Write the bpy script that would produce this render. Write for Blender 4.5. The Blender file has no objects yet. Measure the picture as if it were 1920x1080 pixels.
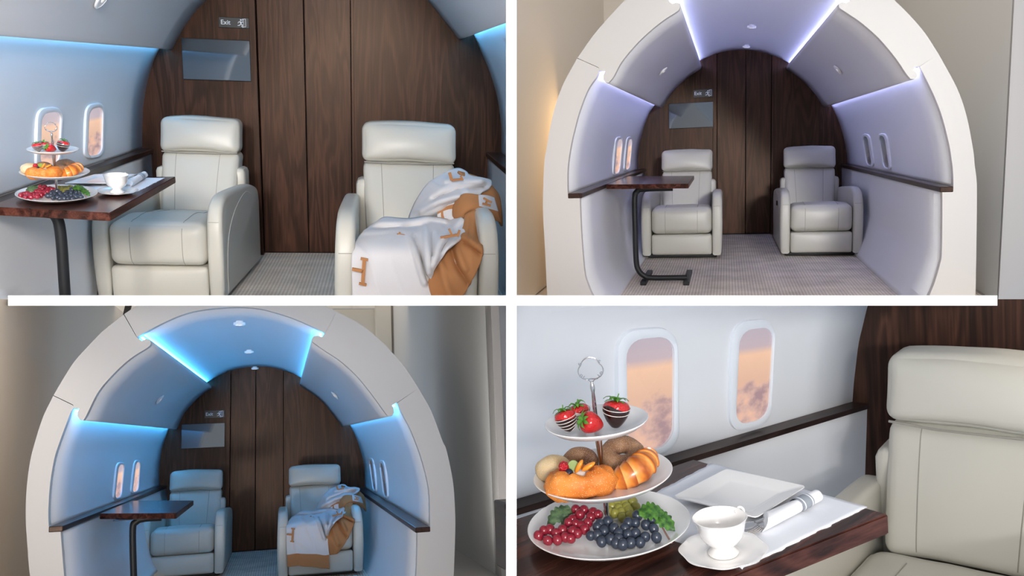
import bpy, bmesh, math, random
from mathutils import Vector, Matrix, noise
from mathutils.bvhtree import BVHTree
sc = bpy.context.scene
C = sc.collection
random.seed(7)
PI = math.pi

# ------------------------------------------------------------------ camera, world, lights, exposure
F = 1600.0
CAMZ = 3.0
cam_d = bpy.data.cameras.new('camera'); cam_d.sensor_width = 36; cam_d.lens = 36*F/1920; cam_d.clip_start = .02
cam = bpy.data.objects.new('camera', cam_d); C.objects.link(cam)
cam.location = (0, 0, CAMZ); cam.rotation_euler = (PI/2, 0, 0)
sc.camera = cam
sc.view_settings.view_transform = 'Standard'
sc.view_settings.look = 'None'
sc.view_settings.gamma = 1
sc.view_settings.use_curve_mapping = False
sc.view_settings.exposure = 0.0

w = bpy.data.worlds.new('World'); sc.world = w; w.use_nodes = True
nt = w.node_tree; nt.nodes.clear()
wo = nt.nodes.new('ShaderNodeOutputWorld'); bg = nt.nodes.new('ShaderNodeBackground')
geo = nt.nodes.new('ShaderNodeNewGeometry'); sep = nt.nodes.new('ShaderNodeSeparateXYZ')
cr = nt.nodes.new('ShaderNodeValToRGB'); mr = nt.nodes.new('ShaderNodeMapRange')
nt.links.new(geo.outputs['Incoming'], sep.inputs[0])
nt.links.new(sep.outputs['Z'], mr.inputs['Value'])
mr.inputs['From Min'].default_value = 1; mr.inputs['From Max'].default_value = -1   # incoming points back to the viewer
nt.links.new(mr.outputs[0], cr.inputs[0])
el = cr.color_ramp.elements
el[0].position = 0.25; el[0].color = (.72, .90, 1.16, 1)
el[1].position = 0.75; el[1].color = (1.14, 1.02, .90, 1)
nt.links.new(cr.outputs[0], bg.inputs[0]); bg.inputs[1].default_value = .80
nt.links.new(bg.outputs[0], wo.inputs[0])

def area(name, loc, target, size, power, col, size_y=None):
    l = bpy.data.lights.new(name, 'AREA'); l.energy = power; l.color = col; l.size = size
    if size_y: l.shape = 'RECTANGLE'; l.size_y = size_y
    o = bpy.data.objects.new(name, l); C.objects.link(o); o.location = loc
    o.rotation_euler = (Vector(target)-Vector(loc)).to_track_quat('-Z', 'Y').to_euler()
    return o
# daylight window of the studio, behind and above the camera
area('studio_window_light', (.9, -3.0, CAMZ+2.6), (0, 6, CAMZ), 2.2, 12, (1, .96, .92), 1.4)

# ------------------------------------------------------------------ the four bays of the display
def ray(u, v): return Vector(((u-960)/F, 1.0, (540-v)/F))
class Bay:
    def __init__(s, name, vp, sx, sv, up=None):
        s.name = name
        a = ray(*vp).normalized()
        z = Vector(up) if up else Vector((0, 0, 1))
        z = (z - a*z.dot(a)).normalized(); x = a.cross(z)
        s.rows = (x, a, z)
        s.R = Matrix((x, a, z)).transposed()
        s.M = Matrix.Translation((0, 0, CAMZ)) @ s.R.to_4x4()
        s.Mi = s.M.inverted()
        s.sx, s.sv = sx, sv       # which side of the partitions
    def d(s, u, v):
        r = ray(u, v); return Vector([k.dot(r) for k in s.rows])
    def y(s, u, v, y): r = s.d(u, v); return r*(y/r.y)
    def z(s, u, v, z): r = s.d(u, v); return r*(z/r.z)
    def x(s, u, v, x): r = s.d(u, v); return r*(x/r.x)
    def Y(s, u, v, Y): return s.d(u, v)*Y         # at world distance Y in front of the camera
    def hit(s, u, v, bvh):
        r = s.d(u, v).normalized()
        h = bvh.ray_cast(Vector((0, 0, 0)), r)
        return h[0], h[1]
def upvec(pitch, roll):
    p, r = math.radians(pitch), math.radians(roll)
    return (-math.sin(r)*math.cos(p), -math.sin(p), math.cos(r)*math.cos(p))
TL = Bay('TL', (722, 125), -1, 1)
TR = Bay('TR', (1363, 259), 1, 1)
BL = Bay('BL', (532, 824), -1, -1)
BR = Bay('BR', (3245, 61), 1, -1, upvec(8.5, 6))

# window daylight from behind the camera, imitated by added softboxes aimed per bay
def bay_light(bay, p, tgt, power, col, size, size_y, spread):
    o = area('unseen_bay_light', bay.M @ Vector(p), bay.M @ Vector(tgt), size, power, col, size_y); o.data.spread = math.radians(spread); return o
def bay_softbox(x, z, tgt, power, col, spread=20):
    o = area('unseen_bay_light', (x, -8, CAMZ+z), (tgt[0], tgt[1], CAMZ+tgt[2]), 1.1, power, col, .8); o.data.spread = math.radians(spread)
bay_softbox(-.65, .50, (-1.8, 5, .95), 6, (1, .93, .86))
bay_softbox(.65, .50, (2.0, 7.5, 1.0), 15, (.98, .97, .95))
bay_softbox(-.65, -.50, (-2.0, 7.5, -1.2), 9, (1, .92, .86), 25)
o = area('cabin_fill_light', (-.12, -.7, CAMZ+.6), (-2.0, 3.4, CAMZ+1.05), .8, 27, (1, .92, .86), .6); o.data.spread = math.radians(64)  # added fill behind the camera, brightens the upper left cabin walls
o = area('table_fill_light', (.25, -.5, CAMZ-.15), (.35, 1.5, CAMZ-.45), .5, 3.4, (1, .98, .96), .3); o.data.spread = math.radians(60)  # added fill behind the camera to lift the laid table
# warm glow of the window light boxes behind the arch, then added fill lamps
bay_light(TR, (-1.04, 6.5, -.1), (-1.2, 5.5, -.1), 3.5, (1, .60, .25), .1, .8, 160)
bay_light(BL, (-1.5, 6.4, -.1), (-2.1, 6.1, -.1), 9, (1, .66, .34), .1, 1.3, 160)
bay_light(BL, (1.08, 6.3, -.1), (2.0, 6.0, .2), 3.2, (1, .97, .93), .2, 1.6, 170)  # added fill hidden behind the arch, brightens the right studio wall
bay_light(BL, (-1.05, 6.8, .75), (-2.1, 6.6, .9), 4, (1, .93, .85), .3, .6, 170)  # added fill for the upper part of the left studio wall
bay_light(BL, (.6, 7.9, 1.9), (.8, 9.0, .9), 6, (1, .93, .82), 1.2, .5, 160)  # added unseen lamp above the cabin, lifts the studio behind the arch

# ------------------------------------------------------------------ object helpers
def tag(o, label=None, cat=None, group=None, kind=None):
    if label: o['label'] = label
    if cat: o['category'] = cat
    if group: o['group'] = group
    if kind: o['kind'] = kind
    return o
def thing(name, bay, base, label, cat, group=None):
    o = bpy.data.objects.new(name, None); C.objects.link(o)
    o.matrix_world = bay.M @ Matrix.Translation(base); o.empty_display_size = .05
    return tag(o, label, cat, group)
def setparent(o, p):
    if p is None: return
    o.parent = p
    o.matrix_parent_inverse = pworld(p).inverted()
WM = {}
def pworld(p):
    return WM[p.name] if p.name in WM else p.matrix_world.copy()
def link_mesh(name, me, bay, parent=None, M=None):
    o = bpy.data.objects.new(name, me); C.objects.link(o)
    mw = bay.M @ M if M else bay.M.copy()
    WM[o.name] = mw.copy()
    setparent(o, parent)
    o.matrix_basis = mw if parent is None else mw
    o['_bay'] = bay.name
    return o
def mk(name, bm, mats, bay, parent=None, smooth=True, L=None, flip=False, angle=40):
    if bm.faces and bm.faces.layers.int.get('flat'): smooth = False
    if L is not None: bmesh.ops.transform(bm, matrix=L, verts=bm.verts)
    if L is not None and L.to_3x3().determinant() < 0: bmesh.ops.reverse_faces(bm, faces=bm.faces)
    if all(len(e.link_faces) == 2 for e in bm.edges): bmesh.ops.recalc_face_normals(bm, faces=bm.faces)
    me = bpy.data.meshes.new(name)
    if smooth:
        for f in bm.faces: f.smooth = True
        ca = math.radians(angle)
        for e in bm.edges:
            if len(e.link_faces) == 2 and e.calc_face_angle(0) > ca: e.smooth = False
    bm.to_mesh(me); bm.free()
    for m in (mats if isinstance(mats, (list, tuple)) else [mats]): me.materials.append(m)
    return link_mesh(name, me, bay, parent)
def struct(name, bm, mat, bay, solid=0, **k):
    o = mk(name, bm, mat, bay, **k); o['kind'] = 'structure'
    if solid:
        m = o.modifiers.new('thick', 'SOLIDIFY'); m.thickness = abs(solid); m.offset = 1 if solid > 0 else -1
    return o

# shapes
def box(bm, p0, p1, M=None, mi=0):
    x0, y0, z0 = p0; x1, y1, z1 = p1
    vs = [bm.verts.new((x, y, z)) for x in (x0, x1) for y in (y0, y1) for z in (z0, z1)]
    if M:
        for v in vs: v.co = M @ v.co
    for q in ((0,1,3,2),(4,6,7,5),(0,4,5,1),(2,3,7,6),(0,2,6,4),(1,5,7,3)):
        bm.faces.new([vs[i] for i in q]).material_index = mi
    return vs
def bevelled_box(p0, p1, r=.004, seg=2):
    bm = bmesh.new(); box(bm, p0, p1)
    bmesh.ops.recalc_face_normals(bm, faces=bm.faces)
    bmesh.ops.bevel(bm, geom=bm.edges[:], offset=r, segments=seg, affect='EDGES', profile=.5)
    bm.faces.layers.int.new('flat')
    return bm
def rbox(p0, p1, r, bulge=(0, 0, 0), n=14, warp=None):
    bm = bmesh.new(); bmesh.ops.create_cube(bm, size=2)
    bmesh.ops.subdivide_edges(bm, edges=bm.edges[:], cuts=n, use_grid_fill=True)
    c = [(a+b)/2 for a, b in zip(p0, p1)]; h = [(b-a)/2 for a, b in zip(p0, p1)]
    for v in bm.verts:
        t = [math.copysign(1-(1-abs(q))**1.5, q) for q in v.co]
        p = [t[i]*h[i] for i in range(3)]
        core = [max(-(h[i]-r), min(h[i]-r, p[i])) for i in range(3)]
        d = Vector([p[i]-core[i] for i in range(3)])
        if d.length > 1e-9: d = d.normalized()*r
        q = Vector(core)+d
        for i in range(3):
            j, k = (i+1) % 3, (i+2) % 3
            q[i] += bulge[i]*t[i]*(1-t[j]**2)*(1-t[k]**2)
        q += Vector(c)
        v.co = warp(q, Vector(t)) if warp else q
    return bm
def loft(bm, rows, close_row=False, close_col=False, mi=0, caps=False):
    g = [[bm.verts.new(p) for p in r] for r in rows]
    R, K = len(g), len(g[0])
    for i in range(R if close_col else R-1):
        for j in range(K if close_row else K-1):
            a, b, c, d = g[i][j], g[i][(j+1) % K], g[(i+1) % R][(j+1) % K], g[(i+1) % R][j]
            try: bm.faces.new((a, b, c, d)).material_index = mi
            except ValueError: pass
    if caps:
        bm.faces.new(g[0][::-1]).material_index = mi; bm.faces.new(g[-1]).material_index = mi
    return g
def tube(bm, pts, r, n=8, closed=False, caps=True, mi=0, flat=None):
    pts = [Vector(p) for p in pts]; N = len(pts); rows = []
    up = None
    for i, p in enumerate(pts):
        a = pts[(i-1) % N] if closed or i > 0 else p
        b = pts[(i+1) % N] if closed or i < N-1 else p
        t = (b-a).normalized()
        if up is None: up = t.orthogonal().normalized()
        up = (up - t*up.dot(t)).normalized(); s = t.cross(up)
        rr = r[i] if isinstance(r, (list, tuple)) else r
        rows.append([p + (up*math.cos(2*PI*k/n) + s*math.sin(2*PI*k/n))*rr for k in range(n)])
    loft(bm, rows, close_row=True, close_col=closed, mi=mi, caps=caps and not closed)
def lathe(bm, prof, n=48, c=(0, 0, 0), mi=0, radf=None):
    rows = []
    for (r, z) in prof:
        rows.append([Vector((c[0]+(r*(radf(2*PI*k/n, r) if radf else 1))*math.cos(2*PI*k/n), c[1]+(r*(radf(2*PI*k/n, r) if radf else 1))*math.sin(2*PI*k/n), c[2]+z)) for k in range(n)])
    loft(bm, rows, close_row=True, mi=mi)
    bmesh.ops.remove_doubles(bm, verts=bm.verts, dist=1e-6)
def smooth_path(pts, n=8, closed=False):
    P = [Vector(p) for p in pts]; out = []; N = len(P)
    rng = range(N if closed else N-1)
    for i in rng:
        p0 = P[(i-1) % N] if closed or i > 0 else P[0]*2-P[1]
        p1, p2 = P[i], P[(i+1) % N]
        p3 = P[(i+2) % N] if closed or i+2 < N else P[-1]*2-P[-2]
        for k in range(n):
            t = k/n
            out.append(.5*((2*p1)+(-p0+p2)*t+(2*p0-5*p1+4*p2-p3)*t*t+(-p0+3*p1-3*p2+p3)*t**3))
    if not closed: out.append(P[-1])
    return out
def resample(pts, n):
    pts = [Vector(p) for p in pts]; L = [0]
    for a, b in zip(pts, pts[1:]): L.append(L[-1]+(b-a).length)
    out = []; j = 0
    for i in range(n):
        s = L[-1]*i/(n-1)
        while j < len(L)-2 and L[j+1] < s: j += 1
        t = (s-L[j])/max(1e-9, L[j+1]-L[j]); out.append(pts[j].lerp(pts[j+1], min(1, t)))
    return out
def prism_poly(bm, front, back, mi=0):
    a = [bm.verts.new(p) for p in front]; b = [bm.verts.new(p) for p in back]; n = len(a)
    for i in range(n): bm.faces.new((a[i], a[(i+1) % n], b[(i+1) % n], b[i])).material_index = mi
    bm.faces.new(a[::-1]).material_index = mi; bm.faces.new(b).material_index = mi
    bmesh.ops.recalc_face_normals(bm, faces=bm.faces)
def side_slab(prof, x0, x1, r, seg=4, warp=None):
    """profile in (y,z), closed; swept along x with rounded rims"""
    P = [Vector((0, p[0], p[1])) for p in prof]; n = len(P)
    A = sum(P[i].y*P[(i+1) % n].z-P[(i+1) % n].y*P[i].z for i in range(n)); sg = 1 if A > 0 else -1
    N = []
    for i in range(n):
        t = (P[(i+1) % n]-P[i-1]).normalized(); N.append(Vector((0, t.z, -t.y))*sg)
    rows = []
    xs = [(x0 + r*(1-math.cos(PI/2*k/seg)), r*(1-math.sin(PI/2*k/seg))) for k in range(seg+1)] + \
         [(x1 - r*(1-math.cos(PI/2*k/seg)), r*(1-math.sin(PI/2*k/seg))) for k in range(seg, -1, -1)]
    for x, ins in xs:
        rows.append([P[i]-N[i]*ins+Vector((x, 0, 0)) for i in range(n)])
    bm = bmesh.new(); loft(bm, rows, close_row=True, caps=True)
    if warp:
        for v in bm.verts: v.co = warp(v.co)
    bmesh.ops.recalc_face_normals(bm, faces=bm.faces)
    return bm
def arc(cx, cz, r, a0, a1, n=8):
    return [(cx+r*math.cos(math.radians(a0+(a1-a0)*k/n)), cz+r*math.sin(math.radians(a0+(a1-a0)*k/n))) for k in range(n+1)]

# ------------------------------------------------------------------ materials
def mat(name, col=(.8, .8, .8), rough=.5, metal=0, spec=.5, emis=None, estr=0, coat=0, sss=0):
    m = bpy.data.materials.new(name); m.use_nodes = True
    b = m.node_tree.nodes['Principled BSDF']
    b.inputs['Base Color'].default_value = (*col, 1); b.inputs['Roughness'].default_value = rough
    b.inputs['Metallic'].default_value = metal; b.inputs['Specular IOR Level'].default_value = spec
    if emis: b.inputs['Emission Color'].default_value = (*emis, 1); b.inputs['Emission Strength'].default_value = estr
    if coat: b.inputs['Coat Weight'].default_value = coat; b.inputs['Coat Roughness'].default_value = .08
    if sss: b.inputs['Subsurface Weight'].default_value = sss; b.inputs['Subsurface Radius'].default_value = (.01, .004, .002)
    return m
def nodes(m): return m.node_tree.nodes, m.node_tree.links, m.node_tree.nodes['Principled BSDF']
def bump(m, scale, strength, dist=.002, detail=4, vec=None, tex='NOISE', mapscale=None):
    N, Lk, b = nodes(m)
    tc = N.new('ShaderNodeTexCoord'); mp = N.new('ShaderNodeMapping'); Lk.new(tc.outputs['Object'], mp.inputs[0])
    if mapscale: mp.inputs['Scale'].default_value = mapscale
    if tex == 'NOISE': t = N.new('ShaderNodeTexNoise'); t.inputs['Scale'].default_value = scale; t.inputs['Detail'].default_value = detail
    else: t = N.new('ShaderNodeTexVoronoi'); t.inputs['Scale'].default_value = scale
    Lk.new(mp.outputs[0], t.inputs['Vector'])
    bp = N.new('ShaderNodeBump'); bp.inputs['Strength'].default_value = strength; bp.inputs['Distance'].default_value = dist
    Lk.new(t.outputs[0], bp.inputs['Height']); Lk.new(bp.outputs[0], b.inputs['Normal'])
    return t, mp
def mottled(m, c1, c2, scale, lo=.35, hi=.65, mapscale=None, detail=4):
    N, Lk, b = nodes(m)
    tc = N.new('ShaderNodeTexCoord'); mp = N.new('ShaderNodeMapping'); Lk.new(tc.outputs['Object'], mp.inputs[0])
    if mapscale: mp.inputs['Scale'].default_value = mapscale
    t = N.new('ShaderNodeTexNoise'); t.inputs['Scale'].default_value = scale; t.inputs['Detail'].default_value = detail
    Lk.new(mp.outputs[0], t.inputs['Vector'])
    r = N.new('ShaderNodeValToRGB'); e = r.color_ramp.elements
    e[0].position = lo; e[0].color = (*c1, 1); e[1].position = hi; e[1].color = (*c2, 1)
    Lk.new(t.outputs[0], r.inputs[0]); Lk.new(r.outputs[0], b.inputs['Base Color'])
    return r, mp
def wood(name, axis, c0, c1, c2, rough=.32, stretch=14, bs=.15):
    """dark oak veneer: cathedral figure plus fine pores running along one axis"""
    m = mat(name, c1, rough); N, Lk, b = nodes(m)
    tc = N.new('ShaderNodeTexCoord'); mp = N.new('ShaderNodeMapping'); Lk.new(tc.outputs['Object'], mp.inputs[0])
    s = [7.0, 7.0, 7.0]; s[axis] = .75; mp.inputs['Scale'].default_value = s
    n1 = N.new('ShaderNodeTexNoise'); n1.inputs['Scale'].default_value = 1; n1.inputs['Detail'].default_value = 3; n1.inputs['Distortion'].default_value = .6
    Lk.new(mp.outputs[0], n1.inputs['Vector'])
    b.inputs['Specular IOR Level'].default_value = .30; b.inputs['Specular Tint'].default_value = (1, .72, .56, 1)
    mm = N.new('ShaderNodeMath'); mm.operation = 'MULTIPLY'; mm.inputs[1].default_value = 46; Lk.new(n1.outputs[0], mm.inputs[0])
    sn = N.new('ShaderNodeMath'); sn.operation = 'SINE'; Lk.new(mm.outputs[0], sn.inputs[0])
    ab = N.new('ShaderNodeMapRange'); ab.inputs['From Min'].default_value = -1; Lk.new(sn.outputs[0], ab.inputs['Value'])
    mp2 = N.new('ShaderNodeMapping'); Lk.new(tc.outputs['Object'], mp2.inputs[0])
    s2 = [160.0]*3; s2[axis] = 6; mp2.inputs['Scale'].default_value = s2
    n2 = N.new('ShaderNodeTexNoise'); n2.inputs['Scale'].default_value = 1; n2.inputs['Detail'].default_value = 5
    Lk.new(mp2.outputs[0], n2.inputs['Vector'])
    mx = N.new('ShaderNodeMath'); mx.operation = 'MULTIPLY_ADD'; mx.inputs[1].default_value = .35
    Lk.new(ab.outputs[0], mx.inputs[0]); 
    m3 = N.new('ShaderNodeMath'); m3.operation = 'MULTIPLY'; m3.inputs[1].default_value = .65; Lk.new(n2.outputs[0], m3.inputs[0])
    Lk.new(m3.outputs[0], mx.inputs[2])
    mp4 = N.new('ShaderNodeMapping'); Lk.new(tc.outputs['Object'], mp4.inputs[0]); s4 = [5.0]*3; s4[axis] = .5; mp4.inputs['Scale'].default_value = s4
    n4 = N.new('ShaderNodeTexNoise'); n4.inputs['Scale'].default_value = 1; Lk.new(mp4.outputs[0], n4.inputs['Vector'])
    m5 = N.new('ShaderNodeMath'); m5.operation = 'MULTIPLY_ADD'; m5.inputs[1].default_value = .5; m5.inputs[2].default_value = -.25; Lk.new(n4.outputs[0], m5.inputs[0])
    m6 = N.new('ShaderNodeMath'); m6.operation = 'ADD'; Lk.new(mx.outputs[0], m6.inputs[0]); Lk.new(m5.outputs[0], m6.inputs[1])
    r = N.new('ShaderNodeValToRGB'); e = r.color_ramp.elements
    e[0].position = .2; e[0].color = (*c0, 1); e[1].position = .85; e[1].color = (*c2, 1)
    k = e.new(.5); k.color = (*c1, 1)
    Lk.new(m6.outputs[0], r.inputs[0]); Lk.new(r.outputs[0], b.inputs['Base Color'])
    bp = N.new('ShaderNodeBump'); bp.inputs['Strength'].default_value = bs; bp.inputs['Distance'].default_value = .002
    Lk.new(mx.outputs[0], bp.inputs['Height']); Lk.new(bp.outputs[0], b.inputs['Normal'])
    return m
M = {}
M['white'] = mat('white_paint', (.61, .59, .57), .6)
M['divider'] = mat('divider_paint', (.97, .97, .97), .8, spec=.1)
M['paint'] = mat('cabin_paint', (.76, .77, .79), .5); bump(M['paint'], 60, .03)
M['panel'] = mat('overhead_fabric_paint', (.70, .69, .69), .6)
M['lower'] = mat('lower_wall_paint', (.76, .77, .79), .55)
M['studio'] = mat('studio_wall_paint', (.76, .71, .64), .8)
M['studio_cool'] = mat('studio_grey_paint', (.78, .78, .76), .8)
M['cream'] = mat('cream_paint', (.78, .74, .65), .7)
M['column'] = mat('column_paint', (.50, .48, .47), .7)
M['door'] = mat('grey_blue_door', (.55, .58, .64), .6)
M['wood'] = wood('dark_oak', 2, (.008, .0034, .003), (.026, .0105, .0075), (.072, .029, .018), .36)
M['woodx'] = wood('dark_oak_shelf', 0, (.012, .006, .005), (.035, .015, .012), (.07, .03, .022), .28)
M['woody'] = wood('dark_oak_ledge', 1, (.008, .005, .005), (.022, .012, .011), (.045, .022, .018), .3)
M['tablewood'] = wood('reddish_oak', 1, (.012, .0042, .0035), (.048, .0155, .011), (.11, .037, .025), .22)
M['seam'] = mat('dark_gap', (.006, .004, .004), .8)
M['leather'] = mat('stone_leather', (.53, .515, .455), .38, spec=.45); bump(M['leather'], 160, .12, .001)
M['stitch'] = mat('leather_seam', (.30, .285, .25), .7)
M['thread'] = mat('pale_thread', (.66, .64, .58), .7)
M['plastic'] = mat('black_plastic', (.012, .012, .014), .5)
M['blackmetal'] = mat('black_steel', (.010, .011, .013), .45, spec=.35)
M['black'] = mat('sign_black', (.008, .010, .014), .35)
M['signwhite'] = mat('sign_lettering', (.75, .8, .85), .5)
M['chrome'] = mat('polished_steel', (.62, .60, .60), .14, 1)
M['china'] = mat('white_china', (.86, .84, .82), .18, coat=.5)
M['paper'] = mat('paper_linen', (.80, .82, .87), .85); bump(M['paper'], 45, .25, .003)
M['napkin'] = mat('napkin_cloth', (.86, .86, .88), .9); bump(M['napkin'], 120, .3, .001)
M['band'] = mat('silver_band', (.30, .33, .37), .5)
M['fitting'] = mat('white_fitting', (.85, .84, .83), .35)
M['winframe'] = mat('window_surround', (.78, .81, .85), .35)
M['lamp'] = mat('lamp_lens', (.9, .88, .85), .3, emis=(1, .93, .85), estr=.5)
# tinted mirror screen
M['screen'] = mat('tinted_mirror', (.15, .17, .19), .04, .85)
# carpet with small ribs
def carpet_mat():
    m = mat('ribbed_carpet', (.42, .385, .35), .95, spec=.1); N, Lk, b = nodes(m)
    tc = N.new('ShaderNodeTexCoord'); mp = N.new('ShaderNodeMapping'); Lk.new(tc.outputs['Object'], mp.inputs[0])
    mp.inputs['Scale'].default_value = (52, 26, 1)
    sp = N.new('ShaderNodeSeparateXYZ'); Lk.new(mp.outputs[0], sp.inputs[0])
    def sn(o, add=None):
        a = N.new('ShaderNodeMath'); a.operation = 'MULTIPLY'; a.inputs[1].default_value = 2*PI; Lk.new(o, a.inputs[0])
        if add: 
            c = N.new('ShaderNodeMath'); c.operation = 'ADD'; Lk.new(a.outputs[0], c.inputs[0]); Lk.new(add, c.inputs[1]); a = c
        s = N.new('ShaderNodeMath'); s.operation = 'SINE'; Lk.new(a.outputs[0], s.inputs[0]); return s.outputs[0]
    ns = N.new('ShaderNodeTexNoise'); ns.inputs['Scale'].default_value = 4; Lk.new(tc.outputs['Object'], ns.inputs['Vector'])
    a = sn(sp.outputs[0]); c = sn(sp.outputs[1])
    pr = N.new('ShaderNodeMath'); pr.operation = 'MULTIPLY_ADD'; Lk.new(c, pr.inputs[0]); pr.inputs[1].default_value = .5; Lk.new(a, pr.inputs[2])
    n3 = N.new('ShaderNodeTexNoise'); n3.inputs['Scale'].default_value = 260; n3.inputs['Detail'].default_value = 2; Lk.new(tc.outputs['Object'], n3.inputs['Vector'])
    ad = N.new('ShaderNodeMath'); ad.operation = 'MULTIPLY_ADD'; Lk.new(n3.outputs[0], ad.inputs[0]); ad.inputs[1].default_value = 3; Lk.new(pr.outputs[0], ad.inputs[2])
    mr = N.new('ShaderNodeMapRange'); mr.inputs['From Min'].default_value = -.2; mr.inputs['From Max'].default_value = 3.0; Lk.new(ad.outputs[0], mr.inputs['Value'])
    r = N.new('ShaderNodeValToRGB'); e = r.color_ramp.elements
    e[0].color = (.55, .48, .41, 1); e[1].color = (.88, .80, .70, 1); Lk.new(mr.outputs[0], r.inputs[0])
    n4 = N.new('ShaderNodeTexNoise'); n4.inputs['Scale'].default_value = 5; n4.inputs['Detail'].default_value = 3; Lk.new(tc.outputs['Object'], n4.inputs['Vector'])
    r4 = N.new('ShaderNodeMapRange'); r4.inputs['From Min'].default_value = .3; r4.inputs['From Max'].default_value = .7; r4.inputs['To Min'].default_value = .82; r4.inputs['To Max'].default_value = 1.12; Lk.new(n4.outputs[0], r4.inputs['Value'])
    ml = N.new('ShaderNodeVectorMath'); ml.operation = 'SCALE'; Lk.new(r.outputs[0], ml.inputs[0]); Lk.new(r4.outputs[0], ml.inputs['Scale'])
    Lk.new(ml.outputs[0], b.inputs['Base Color'])
    bp = N.new('ShaderNodeBump'); bp.inputs['Strength'].default_value = .5; bp.inputs['Distance'].default_value = .004
    Lk.new(ad.outputs[0], bp.inputs['Height']); Lk.new(bp.outputs[0], b.inputs['Normal'])
    return m
M['carpet'] = carpet_mat()
M['studio_floor'] = mat('studio_floor_paint', (.55, .52, .49), .7)
def sky_print(name, lit, warm=True):
    """backlit printed sunset sky; uses UV v from 0 (bottom) to 1 (top)"""
    m = mat(name, (.02, .02, .02), .25); N, Lk, b = nodes(m)
    uv = N.new('ShaderNodeUVMap'); sp = N.new('ShaderNodeSeparateXYZ'); Lk.new(uv.outputs[0], sp.inputs[0])
    ns = N.new('ShaderNodeTexNoise'); ns.inputs['Scale'].default_value = 3.0; ns.inputs['Detail'].default_value = 8; ns.inputs['Roughness'].default_value = .52
    mp = N.new('ShaderNodeMapping'); mp.inputs['Scale'].default_value = (1, 1.5, 1); Lk.new(uv.outputs[0], mp.inputs[0]); Lk.new(mp.outputs[0], ns.inputs['Vector'])
    sky = N.new('ShaderNodeValToRGB'); e = sky.color_ramp.elements
    if warm:
        e[0].position = 0; e[0].color = (.95, .44, .23, 1); e[1].position = 1; e[1].color = (.52, .45, .52, 1)
        k = e.new(.45); k.color = (.80, .50, .36, 1); k = e.new(.72); k.color = (.92, .58, .40, 1); k = e.new(.8); k.color = (.58, .46, .50, 1)
    else:
        e[0].position = 0; e[0].color = (.26, .22, .24, 1); e[1].position = 1; e[1].color = (.10, .13, .19, 1)
    Lk.new(sp.outputs[1], sky.inputs[0])
    cl = N.new('ShaderNodeValToRGB'); e = cl.color_ramp.elements
    if warm:
        e[0].position = .36; e[0].color = (.42, .27, .29, 1); e[1].position = .64; e[1].color = (.95, .56, .38, 1)
        k = e.new(.5); k.color = (.72, .46, .39, 1)
    else:
        e[0].position = .38; e[0].color = (.035, .03, .05, 1); e[1].position = .65; e[1].color = (.24, .22, .27, 1)
    Lk.new(ns.outputs[0], cl.inputs[0])
    # cloud line with a puffy edge
    a = N.new('ShaderNodeMath'); a.operation = 'MULTIPLY_ADD'; a.inputs[1].default_value = -.75; a.inputs[2].default_value = .80; Lk.new(ns.outputs[0], a.inputs[0])
    s = N.new('ShaderNodeMath'); s.operation = 'SUBTRACT'; Lk.new(a.outputs[0], s.inputs[0]); Lk.new(sp.outputs[1], s.inputs[1])
    mr = N.new('ShaderNodeMapRange'); mr.inputs['From Min'].default_value = -.06; mr.inputs['From Max'].default_value = .07; Lk.new(s.outputs[0], mr.inputs['Value'])
    mx = N.new('ShaderNodeMix'); mx.data_type = 'RGBA'; Lk.new(mr.outputs[0], mx.inputs[0]); Lk.new(sky.outputs[0], mx.inputs[6]); Lk.new(cl.outputs[0], mx.inputs[7])
    Lk.new(mx.outputs[2], b.inputs['Emission Color']); b.inputs['Emission Strength'].default_value = lit
    return m
M['print'] = sky_print('sunset_print', .95)
M['print_dim'] = sky_print('dusk_print', .35, False)
def led(name, col, s):
    m = mat(name, (.8, .8, .8), .5, emis=col, estr=s); return m
M['blanket'] = mat('knit_white', (.64, .63, .64), .95, spec=.1); bump(M['blanket'], 300, .4, .002)
M['camel'] = mat('knit_camel', (.43, .20, .085), .95, spec=.1); bump(M['camel'], 300, .4, .002)
# food
M['grape_red'] = mat('red_grape', (.20, .008, .02), .22, spec=.6, coat=.3); mottled(M['grape_red'], (.10, .004, .015), (.42, .02, .045), 40)
M['grape_blue'] = mat('blue_grape', (.02, .03, .055), .3, spec=.6); mottled(M['grape_blue'], (.008, .010, .02), (.055, .075, .115), 45)
M['grape_green'] = mat('green_grape', (.30, .30, .05), .3, spec=.5); mottled(M['grape_green'], (.18, .17, .02), (.42, .40, .09), 45)
M['leaf'] = mat('vine_leaf', (.035, .12, .02), .5); mottled(M['leaf'], (.012, .06, .012), (.09, .24, .03), 120); 
M['leafpale'] = mat('dull_leaf', (.06, .13, .05), .6); mottled(M['leafpale'], (.03, .07, .03), (.13, .22, .10), 100)
M['stem'] = mat('dry_stem', (.30, .16, .13), .8)
M['calyx'] = mat('strawberry_leaf', (.10, .28, .03), .5)
M['berry'] = mat('strawberry_red', (.55, .012, .012), .25, coat=.4); bump(M['berry'], 260, .6, .002, tex='VORONOI')
M['choc'] = mat('dark_chocolate', (.022, .006, .004), .15, coat=.6)
M['icing'] = mat('white_chocolate', (.80, .74, .68), .35)
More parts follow.
